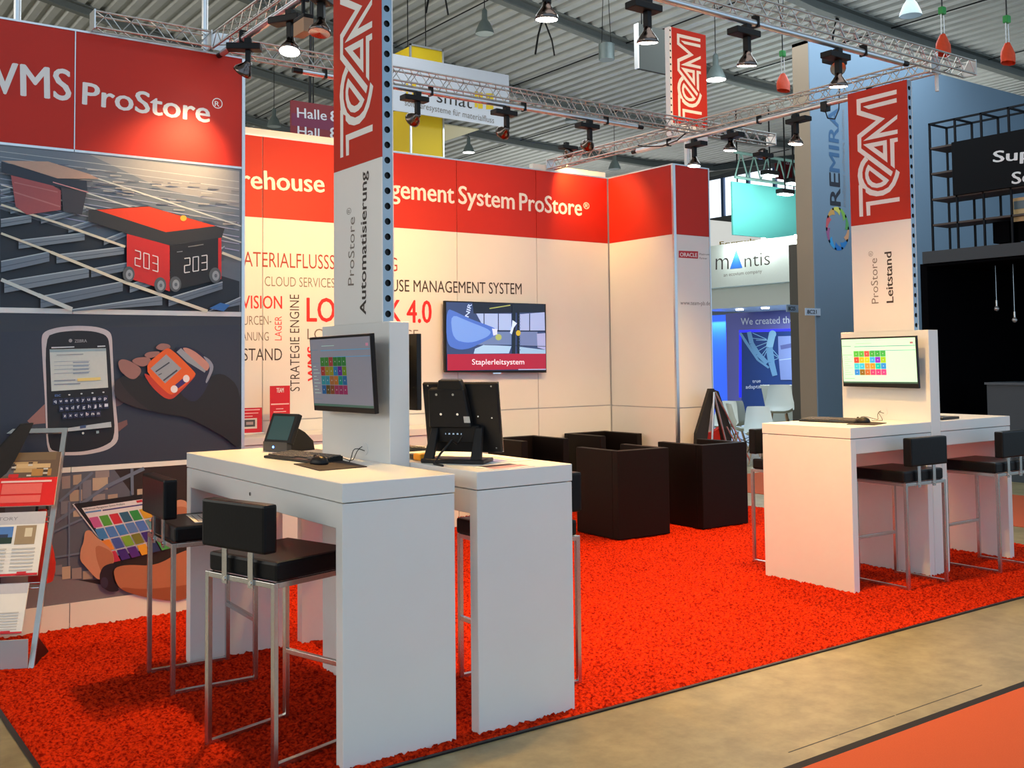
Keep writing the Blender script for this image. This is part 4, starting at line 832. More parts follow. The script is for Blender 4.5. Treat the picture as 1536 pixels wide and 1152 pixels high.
q = MB(); pl = [TF(x, y, YF+.03) for x, y in ((1070, 584), (1078, 587), (1096, 640), (1100, 700), (1092, 700), (1082, 640))]; q.prism(pl, (0, .04, 0)); q.build('black_cloth', clothb, t)
q = MB(); pl = [TF(x, y, YF+.075) for x, y in ((1057, 650), (1070, 648), (1085, 638), (1094, 655), (1098, 740), (1057, 740))]; q.prism(pl, (0, .05, 0)); q.build('red_cloth', clothr, t)

# ================================================================== TRUSSES AND SPOTLIGHTS
TB = 3.70; TS = .10
brz = mat('truss aluminium', (.55, .53, .50, 1), .35, 1, noise=.1, nscale=20)
def truss(A, B, label, tube_a=None, tube_b=None, z=TB, tsz=-.037, s=TS, pitch=.155, tr=.023, plates=True):
    A = Vector(A); B = Vector(B); d = (B-A).normalized(); sd = Vector((-d.y, d.x, 0)); L = (B-A).length; c = (A+B)/2
    t = thing('lighting_truss', label, 'truss', (c.x, c.y, z), math.atan2(d.y, d.x), 'slim lighting trusses above the stand')
    for k, (o_, h) in enumerate(((-s/2, 0), (s/2, 0), (-s/2, s), (s/2, s))):
        q = MB(); q.tube(A+sd*o_+Vector((0, 0, z+h)), B+sd*o_+Vector((0, 0, z+h)), .0075, 8); q.build('chord', brz, t)
    me = None; n = int(L/(pitch/2)); hp = L/n; W = WM[t.name]; base = {}
    def brace(p0, p1, key):
        nonlocal base
        if key not in base:
            q = MB(); q.tube((0, 0, 0), Vector((math.hypot((p1-p0).dot(d), (p1-p0).dot(sd)), 0, 0)) if False else Vector(((p1-p0).dot(d), (p1-p0).dot(sd), (p1-p0).z)), .0035, 5, cap=False)
            o = q.build('brace', brz, t, True); base[key] = o.data
        else: o = bpy.data.objects.new('brace', base[key]); C.objects.link(o); o.parent = t
        o.location = W.inverted() @ p0
    for i in range(n):
        p0 = A+d*(hp*i); p1 = A+d*(hp*(i+1)); u_ = i % 2
        for o_ in (-s/2, s/2): brace(p0+sd*o_+Vector((0, 0, z+(s if u_ else 0))), p1+sd*o_+Vector((0, 0, z+(0 if u_ else s))), ('v', u_))
        if i % 2 == 0: brace(p0-sd*s/2+Vector((0, 0, z)), p1+sd*s/2+Vector((0, 0, z)), 'h'); brace(p0-sd*s/2+Vector((0, 0, z+s)), p1+sd*s/2+Vector((0, 0, z+s)), 'h')
    if plates:
        for e in (A, B):
            q = MB(); M = Matrix.Translation(e+Vector((0, 0, z+s/2))) @ Matrix.Rotation(math.atan2(d.y, d.x), 4, 'Z'); q.box((-.004, -s/2-.01, -s/2-.01), (.004, s/2+.01, s/2+.01), M); q.build('end_plate', alu, t)
    if tube_a is not None:
        a = A+d*tube_a+Vector((0, 0, z+tsz)); b = A+d*tube_b+Vector((0, 0, z+tsz)); q = MB(); q.tube(a, b, tr, 14); q.build('power_track', mat('silver track', (.70, .74, .78, 1), .3, .9), t)
        k = int((b-a).length/1.0)
        for i in range(k+1):
            p_ = a+(b-a)*((i+.2)/(k+.6)); q = MB(); M = Matrix.Translation(p_) @ Matrix.Rotation(math.atan2(d.y, d.x), 4, 'Z'); q.box((-.008, -tr-.004, -tr-.004), (.008, tr+.004, tr+.03), M); q.build('clip', blackm, t)
        for e, k in ((a, -1), (b, 1)):
            q = MB(); q.tube(e, e+d*(.07*k), .020, 10); q.build('end_feed', black, t)
    return t
truss((2.50, 4.25, 0), (7.31, 4.25, 0), 'front lighting truss running to the upper right above the aisle edge', .05, 3.95)
truss((7.0, 4.33, 0), (7.0, 8.98, 0), 'right-hand lighting truss slanting down to the wall corner, with tube', .35, 3.25)
truss((2.43, 4.2, 0), (2.43, 6.70, 0), 'left lighting truss in reddish light between near column and picture wall', .05, 2.45)
truss((2.50, 6.77, 0), (8.05, 6.77, 0), 'rear lighting truss crossing the picture behind the near column', .55, 3.75)
truss((1.62, 6.72, 0), (2.36, 6.72, 0), 'short truss stub hanging over the picture wall', None, None)
for i, (x, y) in enumerate(((7.06, 4.36),)):
    q = MB(); q.tube((x, y, TB-.13), (x, y, TB+.16), .014, 10); tag(q.build('truss_post', white), 'short white vertical tube at the right truss corner', 'tube')
q = MB(); q.path([Vector((6.94, 6.85, TB)), Vector((6.93, 6.95, TB-.05)), Vector((6.93, 7.15, TB-.07)), Vector((6.93, 7.4, TB-.03)), Vector((6.94, 7.5, TB))], .006, 6); tag(q.build('power_cable', black), 'black cable sagging under the right-hand truss', 'cable')
def spotlight(pos, aim, label, lit=True, energy=90, arm=.10, box_dir=0., spot=True, size=62, col=WARM, blend=.7):
    pos = Vector(pos); t = thing('spotlight', label, 'spotlight', pos, R(box_dir), 'black halogen spotlights on the trusses')
    q = MB(); q.box((-.022, -.022, -.035), (.022, .022, 0)); q.build('clamp', blackm, t, True)
    q = MB(); q.cbox((-.13, -.045, -.075), (.08, .045, -.035), .006); q.build('ballast_box', blackm, t, True)
    q = MB(); q.cbox((-.016, -.02, -.075-arm), (.016, .02, -.075), .003); q.build('arm', blackm, t, True)
    a = (Vector(aim)-pos).normalized(); rq = a.to_track_quat('-Z', 'Y').to_matrix().to_4x4()
    hp = pos+Vector((0, 0, -.075-arm)); MH = Matrix.Translation(hp) @ rq
    q = MB(); prof = [(.0, .012), (.022, .012), (.026, -.01), (.040, -.03), (.058, -.055), (.062, -.075), (.058, -.078)]; q.lathe(prof, 20, MH); q.build('lamp_head', mat('dark chrome', (.16, .13, .12, 1), .2, 1), t)
    q = MB(); n = 20; q.lathe([(.058, -.078), (.0001, -.072)], n, MH)
    q.build('lamp_lens', mat('lit lamp', (1.0, .93, .80, 1), .3, emit=22) if lit else mat('unlit lamp', (.75, .6, .55, 1), .15, 1), t)
    if spot and energy:
        l = bpy.data.lights.new('halogen', 'SPOT'); l.energy = energy; l.color = col; l.spot_size = R(size); l.spot_blend = blend; l.shadow_soft_size = .05
        o = bpy.data.objects.new('halogen', l); C.objects.link(o); o.matrix_world = Matrix.Translation(hp+a*.085) @ rq
zt_ = TB-.06
spotlight((3.30, 4.25, zt_), (3.42, 4.5, 0), 'lit spotlight at the top edge above the middle of the picture', energy=170, size=125)
spotlight((4.02, 4.25, zt_), (4.4, 4.7, 0), 'lit spotlight on the front truss, first left of the far red logo', energy=270, size=125)
spotlight((4.85, 4.25, zt_), (5.2, 4.8, 0), 'lit spotlight on the front truss directly right of the far red logo', energy=290, size=125)
spotlight((5.74, 4.25, zt_), (6.0, 4.6, 0), 'lit spotlight on the front truss beside the tall grey wall', energy=110, size=120)
spotlight((2.43, 5.55, zt_), (1.9, 4.9, .6), 'lit spotlight pointing down from the left truss', energy=250, size=110, box_dir=-60)
spotlight((2.43, 6.20, zt_), (2.14, 6.75, 2.96), 'lit spotlight turned onto the red picture wall header', energy=95, size=74, box_dir=-30, arm=.08, col=(1, .66, .32), blend=.9)
spotlight((3.98, 6.74, zt_), (3.75, 9.0, 2.75), 'rear truss spotlight nearest the near column, aimed at the back wall', False, 235, size=100)
spotlight((4.81, 6.74, zt_), (5.0, 9.0, 2.75), 'rear truss spotlight in the middle, aimed at the back wall', False, 165, size=100)
spotlight((5.68, 6.74, zt_), (6.5, 9.0, 2.6), 'rear truss spotlight furthest right, aimed at the back wall', False, 90, size=100)
spotlight((7.0, 5.62, zt_), (6.8, 5.9, 0), 'lit spotlight on the right-hand truss left of the tall grey wall', energy=240, size=120, box_dir=90)
spotlight((7.0, 6.35, zt_), (6.9, 6.7, 0), 'lit spotlight partly hidden behind the right-hand truss', energy=150, size=120, box_dir=90, arm=.03)
spotlight((7.0, 6.80, zt_), (6.7, 6.8, 0), 'lit spotlight hanging under the right-hand truss beside the white posts', energy=220, size=120, box_dir=90)
spotlight((7.0, 5.20, TB+.34), (4.5, 2.6, 2.4), 'round lens of a spotlight facing the viewer above the right-hand truss', False, 0, arm=.02)
spotlight((7.0, 8.70, TB+.25), (7.6, 8.99, 3.3), 'dark spotlight on top of the right-hand truss near the wall corner', False, 110, arm=.0, box_dir=180, size=110)
spotlight((2.43, 5.14, zt_), (1.9, 4.8, 1.0), 'black and orange fixture at the top edge beside the near column', False, 120, size=110, box_dir=40)
spotlight((7.95, 6.77, zt_), (8.16, 8.0, 4.9), 'small dark spotlight at the rear truss end, aimed up at the far logo', False, 95, size=60, arm=.0)
p_ = onX(455, 42, 2.42); t = thing('ballast_unit', 'grey ballast box hanging from the left truss beside the lit lamp', 'ballast box', p_)
part('box', p_+Vector((-.03, -.07, -.04)), p_+Vector((.03, .07, .04)), mat('beige box', rgb(176, 140, 112), .6), t, .004); part('lid', p_+Vector((-.03, -.07, .041)), p_+Vector((.03, .07, .062)), black, t, .004); part('hanger', p_+Vector((-.008, -.008, .063)), p_+Vector((.008, .008, .16)), blackm, t)
p_ = onX(1238, 160, 7.0); t = thing('plug_box', 'black plug box with cable loop hanging beside the far logo column', 'plug', p_); part('body', p_+Vector((-.03, -.03, -.04)), p_+Vector((.03, .03, .04)), black, t, .006)
q = MB(); q.path([p_+Vector((0, -.0, -.04)), p_+Vector((0, -.02, -.10)), p_+Vector((0, -.09, -.12)), p_+Vector((0, -.13, -.05)), p_+Vector((0, -.14, .10)), p_+Vector((0, -.16, .2))], .005, 6); q.build('cable', black, t)

# ================================================================== HALL ABOVE AND BEHIND
lampg = mat('lamp shade grey', rgb(120, 132, 130), .4, .3, noise=.1)
def pendant(px, py, wpx, label, lit, size=.34):
    d = size*F/wpx; p_ = atD(px, py, d); t = thing('pendant_lamp', label, 'lamp', p_, 0, 'bell-shaped hall lamps under the roof'); r_ = size/2; M = Matrix.Translation(p_)
    q = MB(); q.lathe([(r_, 0), (r_*.92, .06), (r_*.62, .18), (r_*.3, .26), (r_*.28, .42), (r_*.1, .46), (.001, .46)], 20, M); q.build('shade', lampg, t)
    q = MB(); q.lathe([(r_*.97, .004), (.001, .004)], 20, M); q.build('diffuser', mat('lamp lit', (1, .98, .92, 1), .4, emit=9) if lit else mat('lamp glass', (.55, .62, .60, 1), .25), t)
    q = MB(); q.tube(p_+Vector((0, 0, .46)), Vector((p_.x, p_.y, max(zr(p_.x), p_.z+.5)+.02)), .008, 6); q.build('cord', blackm, t)
for a in ((727, 51, 29, 'unlit bell lamp hanging right of the near logo column', 0), (1074, 120, 30, 'lit bell lamp directly right of the far red logo', 1), (703, 229, 18, 'lit bell lamp below the white hanging sign', 1), (1366, 24, 33, 'unlit bell lamp near the top right corner above the front truss', 0),
          (857, 183, 20, 'dim bell lamp behind the rear truss in the middle', 0), (411, 190, 21, 'dim bell lamp left of the dark red hall sign', 0), (922, 254, 19, 'dim bell lamp just above the corner of the back wall', 0), (1318, 10, 26, 'unlit bell lamp at the top edge beside the roof beam', 0)): pendant(*a[:4], a[4])
p_ = atD(910, 90, 17); t = thing('hanging_speaker', 'grey cylindrical loudspeaker hanging on wires below the roof', 'speaker', p_); q = MB(); q.tube(p_, p_+Vector((0, 0, .26)), .13, 20); q.build('body', lampg, t)
q = MB(); [q.tube(p_+Vector((s_*.1, 0, .26)), Vector((p_.x, p_.y, zr(p_.x)-.05)), .006, 5) for s_ in (-1, 1)]; q.build('wire', blackm, t)
og2 = mat('chain bag orange', rgb(232, 74, 30), .6, noise=.15); grn = mat('hoist green', rgb(40, 150, 70), .5)
for px, py, d, lb in ((1175, 128, 13, 'small orange chain bag under a green hoist left of the tall grey wall'), (1415, 72, 11, 'orange chain bag under a green hoist at the top right, left of two'), (1512, 85, 11, 'orange chain bag under a green hoist at the right edge')):
    p_ = atD(px, py, d); t = thing('chain_hoist', lb, 'chain hoist', p_, 0, 'green hoists with orange bags'); q = MB()
    random.seed(px); n = 10; vs = []
    for k in range(5):
        for i in range(n): a = 2*PI*i/n; rr = (.12, .11, .09, .06, .03)[k]*(1+.18*math.sin(2*a+k)); vs.append(p_+Vector((math.cos(a)*rr, math.sin(a)*rr*.6, -.07+k*.055)))
    q.add(vs, [(k*n+i, k*n+(i+1) % n, (k+1)*n+(i+1) % n, (k+1)*n+i) for k in range(4) for i in range(n)], True); q.build('chain_bag', og2, t)
    q = MB(); [q.tube(p_+Vector((s_*.03, 0, .14)), p_+Vector((s_*.025, 0, .36)), .006, 5) for s_ in (-1, 1)]; q.build('chain', steel, t)
    q = MB(); q.cbox(p_+Vector((-.035, -.03, .36)), p_+Vector((.035, .03, .44)), .012); q.build('hoist_body', grn, t)
    q = MB(); q.tube(p_+Vector((0, 0, .44)), p_+Vector((0, 0, .7)), .008, 5); q.tube(p_+Vector((0, 0, .7)), Vector((p_.x+.3, p_.y, zr(p_.x+.3)-.05)), .006, 5); q.tube(p_+Vector((0, 0, .7)), Vector((p_.x-.5, p_.y, zr(p_.x-.5)-.05)), .006, 5); q.build('sling', blackm, t)
for x, Y in ((9.9, 16.1), (11.3, 20.3), (16.2, 12.0), (12.4, 16.1)):  # chain slings wrapped around the beams
    z = zr(x)-.20; q = MB(); q.path([Vector((x, Y, z)), Vector((x-.12, Y, z-.35)), Vector((x-.2, Y, z-.75))], .02, 6); q.path([Vector((x+.02, Y, z)), Vector((x+.22, Y, z-.4)), Vector((x+.28, Y, z-.7))], .018, 6); tag(q.build('rigging_sling', black), {9.9: 'black rigging sling above the white hanging sign', 11.3: 'black rigging sling on the farther roof beam above the corner', 16.2: 'black rigging sling on the roof beam at the top right', 12.4: 'black rigging sling under the roof beam in the middle'}[x], 'sling')
# yellow tower sign
yel = mat('yellow print', rgb(232, 196, 8), .5, noise=.05, nscale=1); YY = 15.0; T = lambda x, y: onY(x, y, YY)
t = thing('tower_sign', 'yellow hanging tower sign with a white lettered banner', 'sign', (9.0, 15.4, 4.95)); a = T(614, 68); b = T(664, 80); c = T(614, 240)
for z0, z1 in ((a.z-.75, a.z), (a.z-1.97, a.z-1.0)): q = MB(); q.box((a.x+.03, YY, z0), (b.x-.02, YY+.9, z1)); q.build('yellow_block', yel, t)
for x_ in (a.x, b.x-.02): q = MB(); q.box((x_, YY-.02, c.z-.1), (x_+.03, YY+.01, a.z+.03)); q.build('edge_profile', alu, t)
q = MB(); q.box((a.x, YY-.02, a.z), (b.x, YY+.01, a.z+.03)); q.build('edge_profile', alu, t)
s0_, s1_ = T(602, 104), T(747, 197); q = MB(); q.box((s0_.x-.9, YY-.35, s1_.z), (s1_.x, YY-.32, s0_.z+.12)); q.build('banner', flat(206, 210, 218), t)
T2 = lambda x, y: onY(x, y, YY-.352); q = Letters(); text(q, 'smat', T2(655, 153), T2(708, 163), T2(655, 133), dtext, .0); text(q, 'softwaresysteme für materialfluss', T2(607, 158), T2(741, 185), T2(607, 148), greyw, .0)
for x0_, x1_, y_ in ((609, 612, 143), (618, 624, 144), (712, 716, 155), (717, 724, 157), (729, 740, 158)): q.use(yel).poly([T2(x0_, y_-18)+Vector((0, -.003, 0)), T2(x1_, y_-18)+Vector((0, -.003, 0)), T2(x1_, y_+6)+Vector((0, -.003, 0)), T2(x0_, y_+6)+Vector((0, -.003, 0))])
q.build('lettering', None, t)
q = MB(); q.box((a.x+.1, YY+.01, s1_.z-.02), (s1_.x-.4, YY+1.2, s1_.z+.0)); q.build('canopy', flat(196, 190, 160), t)
q = MB(); q.box((a.x-.5, YY-.3, 4.98), (a.x+.5, YY-.27, 5.02)); q.box((a.x-.5, YY-.3, 4.7), (a.x-.47, YY-.27, 5.0)); q.tube((a.x-.4, YY-.28, 5.0), (a.x+.9, YY-.28, 4.4), .02, 6); q.build('frame', alu, t)
for x_ in (a.x+.2, b.x-.1): q = MB(); q.tube((x_, YY+.4, a.z+.03), (x_, YY+.4, zr(x_)-.03), .01, 5); q.build('cable', blackm, t)
# hall signs
mag = flat(120, 14, 26)
t = thing('hall_sign', 'dark red hanging hall sign left of the near logo column', 'sign', (7.1, 15, 5.1)); a = onY(437, 150, 15); q = MB(); q.box((a.x, 15.0, a.z-.62), (a.x+1.0, 15.05, a.z)); q.build('board', mag, t)
q = Letters(); q.use(flat(108, 20, 62)); q.poly([Vector((a.x+.002, 14.998, z)) if k in (0, 3) else Vector((a.x+.998, 14.998, z)) for k, z in enumerate((a.z-.40, a.z-.40, a.z-.22, a.z-.20))])
T = lambda x, y: onY(x, y, 14.996); text(q, 'Halle', T(446, 176), T(490, 180.5), T(446, 160.5), flat(206, 206, 214), .012); text(q, 'Hall', T(446.5, 203), T(479, 207), T(446.5, 188), flat(206, 206, 214), .012); text(q, '8', T(496, 182), T(509, 183), T(496, 165), flat(206, 206, 214), .012); text(q, '8', T(495.5, 208), T(508, 209), T(495.5, 190), flat(206, 206, 214), .012); q.build('lettering', None, t)
q = MB(); q.tube((a.x+.32, 15.02, a.z), (a.x+.38, 15.02, zr(a.x)-.1), .022, 6); q.tube((a.x+.38, 15.02, a.z), (a.x+.38, 15.02, zr(a.x)-.1), .012, 6); q.build('hanger', black, t)
Yh = 26.0; a = onY(1163, 227, Yh); b = onY(1205, 262, Yh); t = thing('hall_sign', 'small distant red hall sign above the turquoise panel', 'sign', (a.x+1, Yh, b.z)); q = MB(); q.box((a.x, Yh, b.z-.3), (b.x, Yh+.05, a.z)); q.build('board', mag, t)
T = lambda x, y: onY(x, y, Yh-.01); q = Letters(); text(q, 'Hall', T(1169, 246), T(1190, 247), T(1169, 236), flat(206, 190, 200), .01); q.build('lettering', None, t)
q = MB(); q.tube((a.x+.5, Yh, a.z), (a.x+.5, Yh, zr(a.x)-.05), .02, 5); q.build('hanger', blackm, t)
# mirrored board beside the third column
t = thing('hanging_screen', 'dark glossy screen hanging beside the far red logo', 'screen', (9.4, 11, 5.4)); a = onY(957, 35, 11); b = onY(1004, 117, 11); q = MB(); q.box((a.x, 11, b.z+.05), (b.x+.25, 11.06, a.z)); q.build('panel', mat('dark glass', (.085, .088, .08, 1), .6, spec=.08), t)
q = MB(); q.box((a.x-.02, 10.99, b.z+.05), (a.x-.002, 11.07, a.z)); q.build('frame', alu, t); q = MB(); q.tube((a.x+.1, 11.03, a.z), (a.x+.1, 11.03, zr(a.x)-.05), .01, 5); q.build('cable', blackm, t)

# ---- tall blue-grey booth wall
YR = 10.0; a = onY(1222, 400, YR); Zr = onY(1300, 82, YR).z; bg = mat('blue grey wall', rgb(112, 136, 158), .7, noise=.10, nscale=.5); tan = mat('wall side warm light tint', rgb(150, 132, 112), .7, noise=.12, nscale=.7)  # tan side colour has the warm light on that face painted in
t = thing('booth_wall', 'tall blue-grey booth wall with vertical dark lettering and ring emblem', 'booth', (16, YR, 0))
q = MB(); q.box((a.x, YR, 0), (24, YR+.02, Zr)); q.build('front_panel', bg, t)
yb_ = onX(1196, 400, a.x).y; q = MB(); q.box((a.x, YR+.021, 0), (a.x+.02, yb_, Zr)); q.build('side_panel', tan, t); q = MB(); q.box((a.x, YR+.021, Zr-.05), (24, yb_, Zr)); q.build('roof_panel', bg, t)
T = lambda x, y: onY(x, y, YR-.002); q = Letters(); text(q, 'RE', T(1261, 308.5), T(1259.5, 261), T(1244.5, 308.5), flat(30, 32, 44), .02); text(q, 'MIRA', T(1259.5, 258.5), T(1257, 163), T(1243.5, 258.5), flat(56, 92, 130), .02)
text(q, 'intelligent software solutions', T(1269, 310), T(1266, 165), T(1264, 310), flat(126, 130, 140), 0); q.use(flat(56, 92, 130)); 
q.build('lettering', None, t)
q = MB(); cc = T(1256.5, 343)
cls = [(80, 150, 80), (120, 170, 70), (200, 196, 90), (196, 150, 80), (196, 84, 92), (150, 84, 130), (50, 150, 210), (20, 110, 190), (30, 120, 190), (206, 150, 110)]
R1 = (T(1240, 343)-T(1273, 343)).length/2
for i, c_ in enumerate(cls):
    t0 = 2*PI*i/len(cls); q.use(flat(*c_)); n = 6; o_ = [cc+Vector((math.cos(t0+k*.13)*R1*1.05, 0, math.sin(t0+k*.13)*R1*1.25)) for k in range(n+1)]; i_ = [cc+Vector((math.cos(t0+k*.13)*R1*(.66+.05*k), 0, math.sin(t0+k*.13)*R1*(.8+.06*k))) for k in range(n+1)]
    q.add(o_+i_, [(k, k+1, n+1+k+1, n+1+k) for k in range(n)])
q.build('emblem', None, t)
def plate_sign(px0, py0, px1, py1, s_, Y, lb):
    p0_, p1_ = onY(px0, py0, Y), onY(px1, py1, Y); t = thing('stand_number', lb, 'sign', ((p0_.x+p1_.x)/2, Y, p1_.z)); q = MB(); q.box((p0_.x, Y, p1_.z), (p1_.x, Y+.01, p0_.z)); q.build('plate', flat(186, 202, 222), t)
    T = lambda x, y: onY(x, y, Y-.002); q = Letters(); text(q, s_, T(px0+3, py1-3), T(px1-6, py1-3), T(px0+3, py0+2.5), flat(20, 24, 34), .02); q.build('lettering', None, t)
plate_sign(1208, 462, 1231, 473.5, '8C21', YR-.012, 'small white stand number plate on the corner of the tall grey wall')
# ---- white technology booth with blue interior (behind)
XM = 18.0; wm_ = mat('white booth panel', (.72, .78, .74, 1), .6, noise=.03); TM = lambda x, y, X=XM: onX(x, y, X)
t = thing('exhibition_booth', 'white neighbouring booth with a blue triangle in its name and a blue-lit room', 'booth', (19.5, 15.5, 0))
ya, yb = 13.6, 17.6
q = MB(); q.box((XM, ya, 3.24), (XM+.05, yb, 4.23)); q.build('name_fascia', wm_, t); q = MB(); q.box((XM+.25, ya, 2.76), (XM+.3, yb, 3.24)); q.build('lower_fascia', mat('warm fascia', (.62, .64, .58, 1), .6), t); q = MB(); q.box((XM+.05, ya, 3.24), (XM+.3, yb, 3.28)); q.build('soffit', wm_, t)
q = MB(); q.box((XM+.3, ya, 2.77), (XM+3.2, yb+.6, 2.80)); q.build('room_ceiling', flat(180, 190, 200), t)
XP = XM+2.6
q = MB(); q.box((XP, ya, 0), (XP+.05, onX(1089, 500, XP).y, 2.77)); q.build('poster_wall', mat('violet grey wall', rgb(104, 106, 176), .6), t)
q = MB(); q.box((XM+.4, onX(1089, 500, XP).y+.0, 0), (XP+.4, onX(1089, 500, XP).y+.05, 2.77)) ; 
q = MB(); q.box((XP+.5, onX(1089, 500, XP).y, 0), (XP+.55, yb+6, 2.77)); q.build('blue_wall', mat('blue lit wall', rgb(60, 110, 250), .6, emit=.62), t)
P = Pic(lambda x, y: onX(x, y, XP-.002), 1050, 440, 6.4, .001, (-1, 0, 0))
P.p(glow(30, 40, 240, .7), (375, 352), (890, 338), (890, 362), (400, 376), (400, 1000), (375, 1000)); P.p(flat(24, 62, 130), (400, 376), (890, 362), (890, 1200), (400, 1200))
bl1, bl2 = flat(110, 160, 205), flat(140, 190, 225)
for a, b in (((505, 380), (640, 440)), ((500, 430), (640, 445)), ((540, 450), (650, 450)), ((520, 520), (650, 470)), ((550, 560), (650, 500)), ((590, 600), (650, 520)), ((600, 640), (650, 540)), ((700, 540), (760, 610)), ((700, 580), (760, 620)), ((710, 640), (755, 625))): P.line(bl2, a, b, 6)
P.line(bl1, (390, 380), (440, 460), 22, 28); P.line(bl1, (440, 460), (560, 640), 28, 22); P.line(bl1, (560, 640), (665, 715), 20)
P.line(bl1, (475, 370), (500, 480), 42, 44); P.line(bl1, (500, 480), (560, 580), 44, 46); P.line(bl1, (560, 580), (650, 670), 46, 40); P.line(bl2, (700, 390), (670, 520), 66, 66); P.line(bl1, (670, 520), (690, 660), 66, 64); P.line(bl1, (690, 660), (725, 790), 60, 50); P.ell(bl2, 702, 392, 36, 36)
P.p(flat(130, 150, 210), (755, 412), (890, 408), (890, 830), (780, 830), (760, 600)); P.line(flat(180, 200, 235), (770, 640), (890, 625), 8); P.line(flat(90, 100, 160), (780, 520), (885, 500), 40)
P.tx('We created the', (400, 303), (905, 284), (395, 235), flat(220, 226, 240), .012); P.tx('true', (512, 860), (590, 855), (512, 825), flat(206, 214, 235), .01); P.tx('adaptable', (447, 915), (650, 908), (447, 878), flat(206, 214, 235), .01)
P.done('poster', t)
P = Pic(lambda x, y: onX(x, y, XM-.002), 1036, 180, 5.12, .001, (-1, 0, 0))
P.p(flat(50, 120, 214), (350, 992), (398, 1135), (302, 1145)); P.done('triangle', t)
q = Letters(); text(q, 'm', TM(1073.5, 405), TM(1093, 404), TM(1073.5, 384), dtext, -.01, cap=.55); text(q, 'ntis', TM(1117, 401), TM(1155, 397), TM(1117, 379), dtext, -.01); text(q, 'an ecovium company', TM(1085.5, 415), TM(1143, 409), TM(1085.5, 409.5), greyw, .0); q.build('lettering', None, t)
for px, py in ((1098, 366), (1145, 357), (1195, 352)):
    p_ = onX(px, py, XM-.12); q = MB(); q.tube(p_, p_+Vector((0, 0, -.07)), .05, 10); q.build('fascia_spot', mat('lit spot', (1, 1, .95, 1), .3, emit=14), t); l = bpy.data.lights.new('fascia', 'POINT'); l.energy = 14; l.shadow_soft_size = .05; l.color = (.9, 1, .95); o = bpy.data.objects.new('fascia', l); o.location = p_+Vector((-.1, 0, -.15)); C.objects.link(o)
for px, py in ((1109.5, 463.5), (1148, 461)): p_ = onX(px, py, XM+1); q = MB(); q.tube((p_.x, p_.y, 2.765), (p_.x, p_.y, 2.74), .09, 14); q.build('downlight', mat('lit spot', (1, 1, .95, 1), .3, emit=14), t)
l = bpy.data.lights.new('flood', 'SPOT'); l.energy = 240; l.spot_size = R(120); l.spot_blend = .8; l.color = (.8, 1, .98); l.shadow_soft_size = .2; o = bpy.data.objects.new('flood', l); C.objects.link(o); p_ = onY(1150, 300, 16.6); o.matrix_world = Matrix.Translation(p_+Vector((0, 0, .9))) @ (Vector((0, 1, -.75))).to_track_quat('-Z', 'Y').to_matrix().to_4x4()
area('booth_light', (XM+1.3, 15.5, 2.7), 1.5, 2.5, 130, (.9, 1, 1))
area('booth_blue_light', (XP+.3, onX(1078, 500, XP+.5).y, 2.6), .3, 1, 45, (.1, .25, 1))
q = MB(); q.box((14.2, 12.4, .0005), (22, 19, .02)); tag(q.build('booth_floor', mat('pale blue floor', rgb(190, 214, 226), .4)), 'pale glossy floor plate of the white neighbouring booth', 'floor plate')
q = MB(); q.box((14.8, onX(1186, 500, 14.8).y-.5, 0), (15.1, onX(1186, 500, 14.8).y, 3.6)); t = tag(q.build('dark_pillar', mat('brown grey post', rgb(84, 80, 74), .7)), 'narrow dark pillar beside the tan side of the tall wall', 'pillar')
plate_sign(1179.5, 457, 1199, 468.5, '8C25', onX(1186, 500, 14.8).y-.5103, 'small white stand number plate reading 8C25 on the dark pillar')
# turquoise hanging box
cy = mat('turquoise banner', rgb(112, 216, 208), .6, noise=.03, nscale=.4); Yc = 18.3; a = onY(1098, 272, Yc); b = onY(1200, 360, Yc); t = thing('hanging_banner', 'turquoise blank banner hanging above the white neighbouring booth', 'banner', ((a.x+b.x)/2, Yc, b.z)); q = MB(); q.box((a.x, Yc, onY(1098, 352, Yc).z), (b.x+1, Yc+.05, a.z)); q.build('cloth', cy, t)
fr2 = mat('pale truss', rgb(150, 190, 180), .5, .5)
for dz in (.1, .75): q = MB(); q.tube((a.x, Yc-.1, a.z+dz), (b.x+1, Yc-.1, a.z+dz), .04, 6); q.build('truss_chord', fr2, t)
q = MB(); x_ = a.x
while x_ < b.x+.8: q.tube((x_, Yc-.1, a.z+.1), (x_+.25, Yc-.1, a.z+.75), .02, 5); q.tube((x_+.25, Yc-.1, a.z+.75), (x_+.5, Yc-.1, a.z+.1), .02, 5); x_ += .5
tag(q.build('truss_brace', fr2, t), kind='stuff')
q = MB(); [q.tube((x_, Yc, a.z), (x_, Yc, zr(x_)), .02, 5) for x_ in (a.x+.2, b.x-.2)]; q.build('hanger', blackm, t)
for px, py, lb in ((1178, 291, 'flat lit floodlight in front of the turquoise banner'), (1190, 275, 'flat lit floodlight partly behind the tall wall, above the other'), (1155, 263, 'bright lamp inside the pale truss above the turquoise banner')):
    p_ = onY(px, py, Yc-.6); t = thing('floodlight', lb, 'floodlight', p_, 0, 'floodlights at the turquoise banner'); q = MB(); q.cbox(p_+Vector((-.25, -.12, 0)), p_+Vector((.25, .12, .12)), .03); q.build('housing', blackm, t); q = MB(); q.box(p_+Vector((-.2, -.1, -.03)), p_+Vector((.2, .1, -.001))); q.build('lens', mat('lit flood', (.85, 1, 1, 1), .3, emit=10), t)
    q = MB(); q.tube(p_+Vector((0, 0, .12)), Vector((p_.x, p_.y, zr(p_.x))), .02, 5); q.build('bracket', blackm, t)
